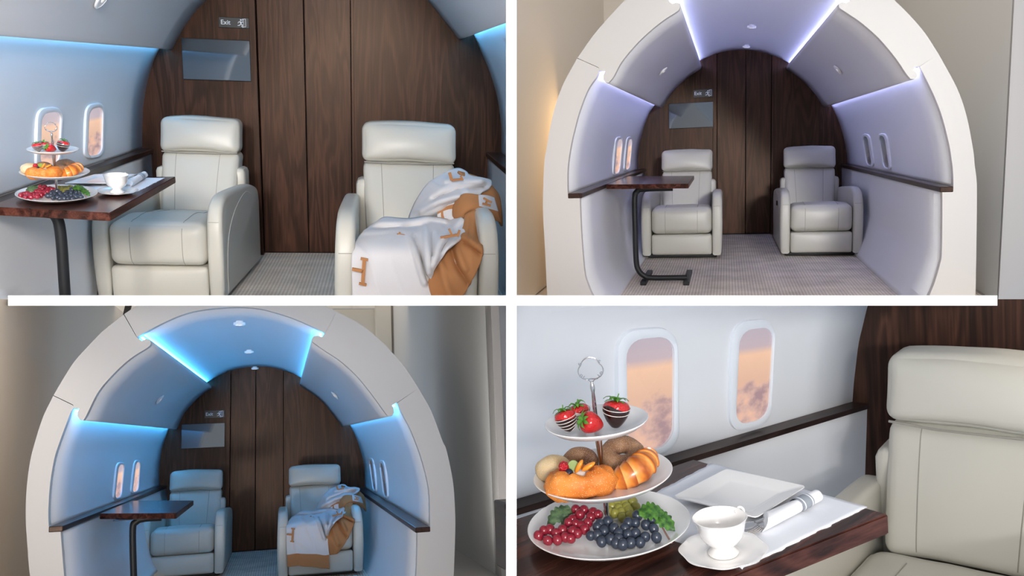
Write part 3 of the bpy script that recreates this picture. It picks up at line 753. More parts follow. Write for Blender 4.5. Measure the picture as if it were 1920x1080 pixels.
bm = bevelled_box((pa.x, yfar-.33, pa.z), (pb.x, yfar-.302, pb.z), .004); tag(mk('strap', bm, M['studio'], b), 'short dark bracket on the cream beam above the arch, lower left view', 'bracket')
p0, p1 = b.y(243, 560, 6), b.y(234, 598, 6)
bm = bmesh.new(); t = Vector((.018, 0, 0)); prism_poly(bm, [p0-t, p0+t, p1+t, p1-t], [p+Vector((0, .03, 0)) for p in (p0-t, p0+t, p1+t, p1-t)])
tag(mk('strap', bm, M['blackmetal'], b), 'dark hanging strap at the upper left of the arch, lower left view', 'strap')
a, c = b.Y(943, 942, 4.2), b.Y(952, 1068, 4.2)
bm = bevelled_box((a.x, a.y-.05, c.z), (a.x+.12, a.y+.2, a.z), .01); t = tag(mk('side_cabinet', bm, M['woody'], b), 'dark wooden cabinet edge beside the pale door, lower left view', 'cabinet')
a2, c2 = b.Y(943, 968, 4.15), b.Y(952, 992, 4.15)
bm = bevelled_box((a.x-.004, a.y-.07, c2.z), (a.x+.1, a.y-.045, a2.z), .004); mk('handle', bm, M['black'], b, t)
floor_slab(b, -4, -1.51, 2.5, yfar+.1, -H_BL-.012, M['studio_floor']); floor_slab(b, 1.21, 4, 2.5, yfar+.1, -H_BL-.012, M['studio_floor'])

# ------------------------------------------------------------------ upper left view: inside the cabin
b = TL; H_TL = 1.2; yf, yb = 2.7, 5.55; YB_TL = yb
lowL = [(300, 505), (292, 470), (288, 400), (286.5, 340), (284, 286)]
upL = [(267, 278), (267, 262), (267.5, 233), (268.6, 202), (275, 161), (286, 120), (296, 97), (303, 84)]
hookL = [(303, 84), (308, 79), (311, 86), (315, 91.5), (321, 93), (324, 91)]
faceL = [(324, 91), (328, 83), (345, 52), (368, 20), (388, 0), (420, -28), (455, -50)]
hookL2 = [(455, -50), (456, -58), (448, -60), (440, -66)]
ceil_ = [(440, -66), (500, -100), (560, -118), (605, -122), (650, -118), (710, -98), (768, -66)]
hookR2 = [(768, -66), (760, -60), (752, -58), (752, -50)]
faceR = [(752, -50), (780, -20), (801, 0), (829, 34), (853, 65), (859, 72)]
hookR = [(859, 72), (864, 73.5), (871, 70), (874, 64), (880, 56), (886, 60)]
upR = [(886, 60), (899.7, 91), (918, 135), (931, 177), (937.4, 216), (940, 250), (939.5, 286)]
lowR = [(914, 294), (914, 340), (912, 420), (905, 480), (897, 505)]
P_TL = (lowL, upL, hookL, faceL, hookL2, ceil_, hookR2, faceR, hookR, upR, lowR)
M['led_tl'] = led('pale_blue_led', (.12, .52, 1), 22)
xs = [b.y(u, 250, yb).x for u in (487, 574, 660)]
S_TL = build_cabin(b, H_TL, yf, yb, P_TL, yb, xs, -1.7, .9, .85, led=M['led_tl'], tag_='pale blue', ledn=((306.5, 84.5), (446, -64), (761, -64), (881, 60.5)), ledge_t=.03)
bvh_TL = hull_bvh(S_TL.values())
floor_slab(b, -1.9, 1.2, 2.4, yb+.05, -H_TL, M['carpet'])
for n, (o, i) in enumerate((
    ([(67, 203), (113, 199), (109, 317), (64, 322)], [(74, 212), (111, 207), (107, 306), (71, 311)]),
    ([(159, 197), (193, 191), (191, 294), (155, 299)], [(164, 204), (190, 199), (188, 288), (160, 294)]))):
    window(b, n+9, bvh_TL, o, i, M['print'])
exit_sign(b, yb, ((409.5, 31.5), (468, 54)), 'black exit sign above the wall screen, upper left view')
screen(b, yb, [(342, 75), (470, 72), (471, 150), (343, 152)], 'tinted mirror like wall screen below the exit sign, upper left view')
puck(b, bvh_TL, 187, -4, .045, 'white reading light at the top edge of the left overhead panel, upper left view', None, 1, .016, 'reading light')

# ------------------------------------------------------------------ lower right view: close by the window wall
b = BR; 
zup = Vector((0, 0, 1)); Mi3 = Matrix(b.rows)         # rows: local axes
ang = math.radians(25)
rt = Mi3 @ Vector((math.cos(ang), -math.sin(ang), 0)); rt.z = 0; rt.normalize()       # along the wooden wall, to the right
Q0 = b.Y(1600, 752, 2.9); nQ = rt.cross(zup).normalized()
def onQ(u, v, off=0):
    r = b.d(u, v); return r*(((Q0+nQ*off).dot(nQ))/r.dot(nQ))
def onW(u, v):                       # vertical plane of the window wall
    r = b.d(u, v); return r*(Q0.x/r.x)
A = onQ(1598.5, 752.7); Bn = onW(969, 935); D = (Bn-A)*1.6
def run(name, pts, mt, solid=.02, n=8, ang=30):
    bm = bmesh.new(); loft(bm, [[p+D*k/n for p in pts] for k in range(n+1)]); bm.normal_update(); s = sum(f.normal.dot(f.calc_center_median()) for f in bm.faces)
    if s > 0: bmesh.ops.reverse_faces(bm, faces=bm.faces)
    return struct(name, bm, mt, b, -solid, angle=ang)
curve = [onQ(u, v) for u, v in ((1598.5, 756), (1598.5, 752.7), (1601, 718), (1605, 682.5), (1610, 644), (1617.6, 611), (1627, 573), (1642, 530), (1665, 480), (1700, 420))]
S_w = run('wall_left', resample(smooth_path(curve, 6), 50), M['paint'])
bvh_BR = hull_bvh([S_w])
lw = [onQ(u, v) for u, v in ((1626, 760), (1625, 800), (1623, 860), (1621, 930), (1619, 1100), (1622, 1300))]
run('wall_left', lw, M['lower'])
e = [onQ(u, v) for u, v in ((1596, 752.7), (1630, 757), (1630, 766), (1596, 762))]
bm = bmesh.new(); prism_poly(bm, e, [p+D for p in e]); struct('trim_8', bm, M['woody'], b, angle=20)
zf = onQ(1622, 1300).z
pl = Q0-rt*.8; pr = Q0+rt*2.2
bm = bmesh.new(); c = [Vector((p.x, p.y, z)) for p, z in ((pl, zf), (pr, zf), (pr, 1.2), (pl, 1.2))]
prism_poly(bm, c, [p-nQ*.04 if nQ.dot(Q0) < 0 else p+nQ*.04 for p in c]); struct('wall_back', bm, M['wood'], b, smooth=False)
window(b, 11, bvh_BR, [(1153, 618), (1265, 610), (1269, 843), (1157, 866)], [(1168, 635), (1259, 626), (1258, 830), (1173, 853)], M['print'], .016)
window(b, 12, bvh_BR, [(1370, 603), (1450, 595), (1441, 796), (1364, 811)], [(1383, 618), (1447, 610), (1437, 782), (1375, 797)], M['print'], .012)

# ================================================================== RECLINERS
def frame_at(bay, o, yaw=0, s=(1, 1, 1), lean=0, pitch=0):
    Sh = Matrix.Identity(4)
    return Matrix.Translation(o) @ Matrix.Rotation(math.radians(yaw), 4, 'Z') @ Matrix.Rotation(math.radians(pitch), 4, 'X') @ Matrix.Rotation(math.radians(lean), 4, 'Y') @ Matrix.Diagonal((*s, 1))
def on_surface(bvh, pts, d, off=.0006):
    out = []
    d = Vector(d)
    for p in pts:
        h = bvh.ray_cast(Vector(p)-d*2, d)
        if h[0] is not None: out.append(h[0]-d*off)
    return out
def recliner(bay, o, yaw, s, label, group, depth=.95, lever=False, lean=0, arm=1.0):
    """o: floor point under the middle of the footrest; x right, y away, z up"""
    L = frame_at(bay, o, yaw, s, lean); D = depth
    t = thing('recliner', bay, o, label, 'armchair', group)
    SW, AW = .255, .078
    def seam(parent, bvh, pts, d, r=.0016, m='stitch'):
        q = on_surface(bvh, pts, d)
        if len(q) > 2:
            bm = bmesh.new(); tube(bm, q, r, 5); mk('seam', bm, M[m], bay, parent, L=L)
    line = lambda a, c, n=26: [Vector(a).lerp(Vector(c), k/n) for k in range(n+1)]
    # footrest panel
    bm = rbox((-SW, -.004, .035), (SW, .20, .205), .022, (.0, .012, .0)); bv = BVHTree.FromBMesh(bm)
    mk('footrest', bm, M['leather'], bay, t, L=L)
    # seat cushion with a rolled front
    def wseat(q, k):
        y = q.y/D
        q.z -= max(0, q.y-.12)*.085*(.5+.5*k.z); 
        if q.y > .12: q.z += .012*math.sin(min(1, (q.y-.12)/.3)*PI)*(k.z > 0)
        q.z += .0022*noise.noise(q*14)
        return q
    bm = rbox((-SW, -.012, .208), (SW, D, .425), .05, (.0, .022, .012), 22, wseat); bv = BVHTree.FromBMesh(bm)
    seat = mk('seat', bm, M['leather'], bay, t, L=L)
    for x in (-.135, .135):
        seam(seat, bv, line((x, 0, .212), (x, 0, .40)), (0, 1, 0)); seam(seat, bv, line((x, .02, 0), (x, D-.1, 0)), (0, 0, -1))
    # backrest, leaning, slightly narrower, with two seams
    bt, bz = D-.03, .345
    def wback(q, k):
        h = (q.z-bz)/.34
        q.x *= .90+.075*h; q.y += .16*h + .006*noise.noise(q*9); q.z += .010*math.cos(q.x*6)-.01
        return q
    bm = rbox((-.245, bt, bz), (.245, bt+.17, bz+.345), .035, (.004, .02, .0), 20, wback); bv = BVHTree.FromBMesh(bm)
    back = mk('backrest', bm, M['leather'], bay, t, L=L)
    for x in (-.145, .125):
        seam(back, bv, line((x*.9, 0, bz+.02), (x, 0, bz+.33)), (0, 1, 0))
    # headrest roll
    hy = bt+.135
    def whead(q, k):
        q.y += (q.z-.70)*.25; q.z += .006*math.cos((q.x+.05)*9)+.003*noise.noise(q*11); q.x *= 1-.02*(1-k.z*k.z)
        return q
    bm = rbox((-.245, hy, .684), (.245, hy+.15, .876), .040, (.004, .03, .004), 20, whead)
    mk('headrest', bm, M['leather'], bay, t, L=L)
    bm = bmesh.new(); tube(bm, [(-.232, hy+.018, .684), (-.1, hy+.0, .680), (.1, hy+.0, .680), (.232, hy+.018, .684)], .004, 6)
    mk('seam', bm, M['stitch'], bay, t, L=L)
    # armrests: rounded front, flat outer side with a curved seam
    prof = [(.0, .03), (-.006, .12), (-.010, .25), (-.004, .38), (.012, .445), (.045, .50), (.10, .532), (.18, .548), (.30, .548), (.5, .54), (.75, .525), (D+.12, .50), (D+.20, .47), (D+.22, .40), (D+.22, .03)]
    pr = smooth_path([(0, y, z) for y, z in prof[:-1]], 5) + [Vector((0, D+.22, .03))]
    pr = [(p.y, p.z*arm) for p in pr]
    for sgn in (-1, 1):
        x0, x1 = sorted((sgn*(SW+.002), sgn*(SW+AW)))
        def warm(p, sgn=sgn):
            k = math.sin(max(0, min(1, p.z/.55))*PI)
            if (p.x-sgn*SW)*sgn > .03: p.x += sgn*.008*k
            return p
        bm = side_slab(pr, x0, x1, .024, 5, warm); bv = BVHTree.FromBMesh(bm)
        a = mk('armrest', bm, M['leather'], bay, t, L=L, angle=50)
        q = smooth_path([(0, .10, .05), (0, .11, .2), (0, .17, .34), (0, .33, .44), (0, .6, .50), (0, D, .47)], 8)
        pts = [Vector((sgn*.6, p.y, p.z)) for p in q]
        q = on_surface(bv, [p for p in pts], (-sgn, 0, 0))
        if len(q) > 2: bm = bmesh.new(); tube(bm, q, .0016, 5); mk('seam', bm, M['thread'], bay, a, L=L)
        zf = .43
        q = on_surface(bv, line((x0+.01, 0, zf), (x1-.01, 0, zf), 8), (0, 1, 0))
        if len(q) > 2: bm = bmesh.new(); tube(bm, q, .0014, 5); mk('seam', bm, M['stitch'], bay, a, L=L)
        if lever and sgn < 0:
            bm = bevelled_box((x0-.022, .34, .40), (x0-.010, .40, .44), .004); mk('recline_lever', bm, M['plastic'], bay, a, L=L)
    # back shell and low dark base
    bm = rbox((-SW-.02, D+.10, .05), (SW+.02, D+.26, .60), .03, (0, 0, 0), 8); mk('back_shell', bm, M['leather'], bay, t, L=L)
    bm = bevelled_box((-SW-.04, .10, .0), (SW+.04, D+.15, .045), .01); mk('base', bm, M['plastic'], bay, t, L=L)
    return t, L

GR = 'pair of cream leather recliners, %s view'
# upper right
cl = TR.z(1278, 486, -H_TR); cr_ = TR.z(1539, 482, -H_TR)
recliner(TR, cl, 0, (.96, 1, 1.0), 'cream leather recliner behind the empty table on a curved black tube, upper right view', GR % 'upper right')
recliner(TR, cr_, 0, (.92, 1, .985), 'cream leather recliner with nothing on it, right of the wooden doors, upper right view', GR % 'upper right', lever=True)
# lower left
c = BL.y(341, 1041, 7.5); recliner(BL, (c.x, c.y, -H_BL), 0, (.95, .90, .93), 'cream leather recliner behind the empty table, blue lit lower left view', GR % 'lower left', depth=1.05)
c = BL.y(602, 1043, 7.0); tR_BL, LR_BL = recliner(BL, (c.x, c.y, -H_BL), 0, (.96, 1.05, .93), 'cream leather recliner under a white and camel throw, blue lit lower left view', GR % 'lower left', depth=1.05)
# upper left
c = TL.y(297, 480, 4.3); recliner(TL, (c.x, c.y, -H_TL), -3, (.91, .95, 1.0), 'cream leather recliner beside the table laid with pastries, upper left view', GR % 'upper left', depth=.78, lean=0)
c = TL.y(784, 480, 3.5); tR_TL, LR_TL = recliner(TL, (c.x, c.y, -H_TL), .5, (1.01, .95, 1.045), 'cream leather recliner with a white and camel throw, upper left view', GR % 'upper left', depth=.98, lean=0, arm=1.05)
# lower right: seen close, turned towards the table
az = math.radians(40); xd = Mi3 @ Vector((math.cos(az), -math.sin(az), 0)); yw = math.degrees(math.atan2(xd.y, xd.x))
Pc = BR.Y(1661, 662, 2.45); Lr = frame_at(BR, (0, 0, 0), yw)
oc = Pc - Lr @ Vector((-.235, .95+.13, .885))
recliner(BR, oc, yw, (1, 1, 1), 'cream leather recliner behind the laid table, cropped by the frame, lower right view', 'cream leather recliner close up, lower right view')
Z_FLOOR_BR = oc.z

# ================================================================== TABLES
def table_top(bay, parent, P, z, th, m='tablewood'):
    """P: four corners on the top surface"""
    bm = bmesh.new(); prism_poly(bm, [Vector((p.x, p.y, z-th)) for p in P], [Vector((p.x, p.y, z)) for p in P])
    bmesh.ops.bevel(bm, geom=bm.edges[:], offset=.0025, segments=2, affect='EDGES')
    return mk('table_top', bm, M[m], bay, parent, angle=25)
b = TR
zt = b.y(1067.5, 362, 4.88).z
P = [b.z(1137, 346, zt), b.z(1291, 344.5, zt), b.z(1301.5, 329.5, zt), b.z(1160, 331, zt)]
P[3].x = P[0].x
tt = thing('side_table', b, (P[1].x-.2, P[1].y+.4, -H_TR), 'dark wooden tray table on a curved black tube frame, empty, upper right view', 'table')
table_top(b, tt, P, zt, .030)
ym = (P[1].y+P[2].y)/2-.25
def at_y(u, v, y=ym): return b.y(u, v, y)
v0 = b.y(1190.5, 400, ym); x0 = v0.x; zl = -H_TR+.035
xr_ = b.y(1288, 511, ym).x
path = [(P[1].x-.12, ym, zt-.045), (x0+.06, ym, zt-.045), (x0+.018, ym, zt-.06), (x0, ym, zt-.11), (x0, ym, -.6), (x0+.003, ym, zl+.12), (x0+.02, ym, zl+.05), (x0+.06, ym, zl+.012), (x0+.11, ym, zl), (xr_, ym, zl)]
bm = bmesh.new(); tube(bm, smooth_path(path, 8), .019, 14); mk('tube_frame', bm, M['blackmetal'], b, tt)
for x, nm in ((xr_, 'foot_bar'), (x0+.06, 'foot_bar')):
    bm = bevelled_box((x-.02, ym-.12, -H_TR), (x+.02, ym+.42, -H_TR+.028), .004); mk(nm, bm, M['blackmetal'], b, tt)
bm = bevelled_box((P[0].x+.1, ym-.14, zt-.034), (P[1].x-.06, ym+.14, zt-.030), .001); mk('mounting_plate', bm, M['blackmetal'], b, tt)
b = BL
zt = b.y(96, 986, 4.97).z
P = [b.z(187, 963, zt), b.z(331, 962, zt), b.z(363, 938.5, zt), b.z(250, 938.5, zt)]
P[3].x = P[0].x
tt = thing('side_table', b, (P[1].x-.2, P[1].y+.4, -H_BL), 'dark wooden tray table on a black tube frame, empty, lower left view', 'table')
table_top(b, tt, P, zt, .032)
ym = (P[1].y+P[2].y)/2-.2; x0 = b.y(249, 990, ym).x
path = [(P[1].x-.12, ym, zt-.045), (x0+.06, ym, zt-.045), (x0+.018, ym, zt-.06), (x0, ym, zt-.11), (x0+.015, ym, -.8), (x0+.02, ym, -H_BL+.15), (x0+.04, ym, -H_BL+.05), (x0+.11, ym, -H_BL+.02), (x0+.5, ym, -H_BL+.02)]
bm = bmesh.new(); tube(bm, smooth_path(path, 8), .019, 14); mk('tube_frame', bm, M['blackmetal'], b, tt)
bm = bevelled_box((P[0].x+.1, ym-.14, zt-.036), (P[1].x-.06, ym+.14, zt-.032), .001); mk('mounting_plate', bm, M['blackmetal'], b, tt)
b = TL
zt_TL = zt = TL.y(283.5, 277.5, 5.55).z+.005
P = [b.z(-120, 386, zt), b.z(206, 399, zt), b.z(329, 331, zt), b.z(120, 333, zt)]
P[3].x = P[0].x = -1.395
tt = thing('side_table', b, (P[1].x-.2, P[1].y+.3, -H_TL), 'dark wooden tray table laid for tea with a cake stand, upper left view', 'table')
table_top(b, tt, P, zt, .030)
q0 = b.y(111, 420, 3.42); q1 = b.y(122, 553, 3.42)
bm = bmesh.new(); k = q1+(q1-q0)*1.5; tube(bm, smooth_path([(q0.x-.12, q0.y+.02, zt-.05), (q0.x-.05, q0.y, zt-.05), (q0.x-.01, q0.y, zt-.065), (q0.x+.002, q0.y, zt-.14), tuple(q1), (k.x, k.y, -H_TL+.05)], 8), .0205, 14)
mk('tube_frame', bm, M['blackmetal'], b, tt)
bm = bevelled_box((q0.x-.18, 3.3, zt-.036), (q0.x+.06, 3.6, zt-.030), .001); mk('mounting_plate', bm, M['blackmetal'], b, tt)
b = BR
def table_z(u, v, Y): return b.Y(u, v, Y).z
ZB = table_z(1139, 1012, 1.47)
P = [b.z(1666, 964, ZB), b.z(1400, 1069, ZB), b.z(900, 935, ZB), b.z(1290, 868, ZB)]
# far right corner, near right direction, far left direction
c0 = P[0]; dn = (b.z(1430, 1057.5, ZB)-c0).normalized(); df = (b.z(1300, 850, ZB)-c0).normalized()
cn = c0+dn*.62
far = b.z(1300, 861, ZB); lf = b.z(930, 985, ZB); ln = lf+dn*.5
tt = thing('side_table', b, (c0.x-.2, c0.y-.3, ZB-.7), 'dark reddish wooden tabletop laid for tea close to the camera, lower right view', 'table')
table_top(b, tt, [ln, cn, c0, far, lf], ZB, .036, 'tablewood')

# ================================================================== THROW BLANKETS
def seg_dist(p, a, c):
    ab = (c[0]-a[0], c[1]-a[1]); t = max(0, min(1, ((p[0]-a[0])*ab[0]+(p[1]-a[1])*ab[1])/(ab[0]**2+ab[1]**2+1e-9)))
    return math.hypot(p[0]-a[0]-t*ab[0], p[1]-a[1]-t*ab[1])
def sheet(bay, rows, nu, nv, th, seed, amp, mat_fn, X, folds=()):
    """rows: control polylines (top to bottom); returns an open cloth sheet with pressed-in folds"""
    R = [resample(smooth_path(r, 6), nu) for r in rows]
    cols = []
    for j in range(nu):
        cols.append(resample(smooth_path([R[i][j] for i in range(len(R))], 6), nv))
    for c_ in cols:
        for k_, p in enumerate(c_):
            for line_, h_, w_ in folds:
                d_ = min(seg_dist(p, a, c) for a, c in zip(line_, line_[1:]))
                if d_ < 3*w_: p.z -= h_*math.exp(-(d_/w_)**2)
            c_[k_] = Vector(X(*p))
    bm = None
    bm = bm or bmesh.new(); g = [[None]*nu for _ in range(nv)]
    for j in range(nu):
        for i in range(nv):
            p = cols[j][i].copy()
            d = noise.noise(Vector((p.x*5.5+seed, p.y*5, p.z*4.0)))*amp + noise.noise(Vector((p.x*14+seed, p.y*12, p.z*9)))*amp*.4
            r_ = 1-abs(noise.noise(Vector((p.x*7+p.z*4+seed, p.y*3, p.z*2.2-p.x*2))))*2.2; r_ = max(0, r_)**3*amp*.9
            p.y -= abs(d)*1.2+r_; p.z += d*.35+r_*.5
            g[i][j] = bm.verts.new(p)
    for i in range(nv-1):
        for j in range(nu-1):
            f = bm.faces.new((g[i][j], g[i+1][j], g[i+1][j+1], g[i][j+1])); f.smooth = True
            f.material_index = mat_fn((j+.5)/(nu-1), (i+.5)/(nv-1))
    return bm
def blanket(bay, px, label, seed):
    """px: function from upper-left-view pixels and a chair depth to a point of this bay"""
    X = px
    t = thing('throw_blanket', bay, X(700, 540, .05), label, 'blanket')
    def lay(nm, rows, nu, nv, mf, seed, amp=.012, th=.011, folds=()):
        bm = sheet(bay, rows, nu, nv, th, seed, amp, mf, X, folds)
        o = mk(nm, bm, [M['blanket'], M['camel']], bay, t, angle=80)
        m = o.modifiers.new('thick', 'SOLIDIFY'); m.thickness = th; m.offset = 0
        return o
    # heap of folds over the armrest: back fold, tan lining, front fold
    lay('lining_fold', [[(858, 322, .62), (888, 330, .66), (905, 338, .66)], [(880, 345, .50), (918, 350, .56), (932, 362, .60)], [(885, 372, .46), (922, 380, .50), (939, 392, .55)],
                        [(890, 392, .44), (925, 402, .48), (941, 424, .52)]], 20, 26, lambda s, t: 1, 1.3, .006)
    lay('upper_fold', [[(834, 324, .66), (850, 318, .70), (864, 317.5, .70), (880, 330, .68), (888, 338, .66)], [(800, 349, .60), (832, 345, .52), (870, 342, .50), (900, 336, .54), (918, 338, .60)],
                       [(778, 382, .62), (806, 372, .47), (845, 362, .42), (885, 356, .44), (919, 352, .52)], [(767, 410, .60), (800, 402, .46), (822, 392, .42), (862, 372, .42), (900, 364, .46)],
                       [(768, 414, .62), (802, 411, .50), (826, 404, .46), (864, 388, .46), (896, 376, .50)]], 44, 44,
        lambda s, t: 0, 2.1, .012, folds=(([(836, 340), (870, 338), (904, 340)], .04, 5), ([(815, 374), (857, 355), (905, 352)], -.035, 5), ([(790, 395), (820, 380), (860, 368)], .03, 5), ([(775, 396), (800, 372)], -.015, 4)))
    lay('camel_fold', [[(858, 372, .40), (872, 364, .37), (894, 366, .36), (912, 368, .40), (925, 372, .46)], [(850, 392, .38), (866, 382, .33), (892, 384, .31), (915, 388, .35), (932, 396, .42)],
                       [(851, 410, .38), (862, 400, .32), (880, 394, .30), (905, 396, .33), (934, 404, .40)], [(857, 418, .40), (864, 416, .34), (872, 406, .31), (892, 396, .34), (940, 418, .42)]], 34, 24,
        lambda s, t: 0 if (s > .58 and t < .55) else 1, 4.7, .008)
    lay('pocket_fold', [[(822, 396, .42), (838, 386, .42), (852, 380, .40)], [(820, 408, .40), (840, 400, .40), (856, 396, .38)], [(822, 418, .38), (840, 412, .38), (862, 418, .36)]], 16, 14,
        lambda s, t: 1 if (abs(s-.25) < .06 or abs(t-.2) < .09) else 0, 6.1, .004)
    # tan piece sweeping down in front of the armrest
    lay('side_fall', [[(872, 404, .30), (886, 396, .28), (898, 398, .28)], [(868, 430, .20), (884, 425, .18), (900, 440, .18)], [(850, 452, .08), (880, 455, .03), (904, 466, .02)], [(828, 484, .00), (868, 486, -.03), (905, 478, -.02)],
                      [(806, 520, -.03), (850, 520, -.055), (894, 507, -.04)], [(802, 535, -.03), (840, 545, -.06), (880, 534, -.05)], [(806, 556, -.03), (838, 562, -.06), (866, 556, -.05)], [(815, 590, -.03), (830, 590, -.05), (842, 586, -.04)]], 26, 60, lambda s, t: 1, 8.3, .010, folds=(([(869, 445), (885, 456), (903, 468)], .045, 4.5), ([(872, 456), (898, 474)], -.03, 4), ([(846, 466), (857, 501), (876, 530)], -.03, 6), ([(858, 470), (872, 505)], .02, 5), ([(826, 495), (836, 530), (845, 556)], .02, 6), ([(882, 410), (880, 440)], -.02, 4)))
    # white part lying over the seat and hanging down the front
    def mf(s, t): return 1 if t > .80 else 0
    lay('front_drape', [[(700, 420, .42), (722, 409, .46), (763, 412, .47), (802, 407, .46), (838, 412, .40), (866, 408, .34)], [(682, 434, .26), (722, 426, .30), (765, 428, .31), (812, 426, .28), (848, 432, .24), (876, 424, .22)],
                        [(666, 456, .09), (716, 448, .10), (766, 450, .10), (806, 448, .09), (838, 450, .06), (868, 444, .08)], [(660, 480, -.005), (712, 474, -.02), (762, 476, -.025), (792, 478, -.03), (818, 478, -.05), (846, 462, -.03)],
                        [(660, 515, -.025), (708, 514, -.035), (756, 518, -.035), (786, 522, -.035), (802, 514, -.045), (818, 496, -.045)], [(661, 550, -.03), (706, 556, -.038), (752, 560, -.04), (790, 562, -.04), (800, 548, -.04), (808, 528, -.04)],
                        [(663, 590, -.03), (706, 598, -.038), (752, 602, -.04), (792, 604, -.04), (804, 600, -.04), (811, 590, -.04)], [(664, 622, -.03), (706, 622, -.038), (752, 628, -.04), (792, 638, -.04), (806, 640, -.04), (812, 642, -.04)]], 70, 90, mf, 11.7, .009, folds=(([(700, 415), (753, 419), (805, 410), (835, 415)], .05, 5), ([(690, 426), (750, 429), (800, 424)], -.04, 4), ([(672, 437), (720, 434), (750, 430), (770, 440)], .03, 5), ([(768, 444), (781, 480), (796, 530)], .035, 4), ([(776, 446), (789, 482), (801, 524)], -.05, 4.5), ([(798, 428), (800, 466), (804, 510)], .045, 5), ([(811, 440), (811, 480)], -.035, 4), ([(868, 410), (845, 432), (822, 458), (812, 498)], .04, 5), ([(845, 446), (828, 470)], -.03, 4)))
    # woven letters, traced on the front of the drape
    def strokes(segs, dep, wd):
        bm = bmesh.new()
        for (x0, y0, x1, y1, w_) in segs:
            a, c = Vector(X(x0, y0, dep)), Vector(X(x1, y1, dep)); t_ = (c-a).normalized(); f_ = Vector((0, 1, 0)); n_ = t_.cross(f_).normalized()*(w_*wd)
            prism_poly(bm, [a-n_, c-n_, c+n_, a+n_], [p+f_*.012 for p in (a-n_, c-n_, c+n_, a+n_)])
        o = mk('woven_letter', bm, M['camel'], bay, t, smooth=False); return o
    k = (Vector(X(700, 500, 0))-Vector(X(701, 500, 0))).length
    strokes([(683, 487, 680, 533, 3.4*k), (676, 485, 690, 488, 2.2*k), (673, 532, 687, 535, 2.2*k), (681, 509, 660, 505, 2.8*k)], -.062, 1)
    strokes([(744, 440, 764, 443, 2*k), (750, 436, 747, 444, 1.8*k)], .14, 1)
    strokes([(826, 446, 858, 441, 2.2*k), (842, 430, 848, 442, 2*k), (862, 432, 858, 444, 2*k)], .02, 1)
    strokes([(843, 324, 847, 338, 3*k), (847, 338, 866, 336, 2.2*k), (864, 330, 868, 338, 2*k)], .43, 1)
    strokes([(907, 372, 922, 380, 2*k), (905, 382, 920, 386, 2*k), (914, 376, 911, 384, 1.8*k)], .27, 1)
    return t
yF = 3.5
def px_TL(u, v, d):
    p = TL.y(u, v, yF+d*.95); return (p.x, p.y, p.z)
blanket(TL, px_TL, 'white and camel throw heaped over the right armrest and seat, upper left view', 1)
# the same throw in the lower left view, laid on that recliner
M_BL = LR_BL @ Matrix.Diagonal((1, 1.06, 1, 1)) @ LR_TL.inverted()
def px_BL(u, v, d):
    p = M_BL @ Vector(px_TL(u, v, d)); return (p.x, p.y, p.z)
blanket(BL, px_BL, 'white and camel throw heaped over the right recliner, blue lit lower left view', 2)

# ================================================================== FOOD AND TABLEWARE
def view_frame(bay, O, s=(1, 1, 1), lean=0):
    yv = Vector((O[0], O[1], 0)).normalized(); zv = Vector((0, 0, 1)); xv = yv.cross(zv)
    R = Matrix((xv, yv, zv)).transposed().to_4x4()
    return Matrix.Translation(O) @ R @ Matrix.Rotation(math.radians(lean), 4, 'Y') @ Matrix.Diagonal((*s, 1))
T = Matrix.Translation
def RX(a): return Matrix.Rotation(math.radians(a), 4, 'X')
def RY(a): return Matrix.Rotation(math.radians(a), 4, 'Y')
def RZ(a): return Matrix.Rotation(math.radians(a), 4, 'Z')
def dish(R, z0, zr, th=.003):
    return [(0, z0), (R*.55, z0), (R*.70, z0+.0015), (R*.86, z0+(zr-z0)*.35), (R*.97, z0+(zr-z0)*.85), (R, zr), (R*1.004, zr+.0012), (R*.997, zr+.002),
            (R*.96, z0+(zr-z0)*.9+th*.9), (R*.85, z0+(zr-z0)*.4+th), (R*.68, z0+.0015+th), (0, z0+th)]
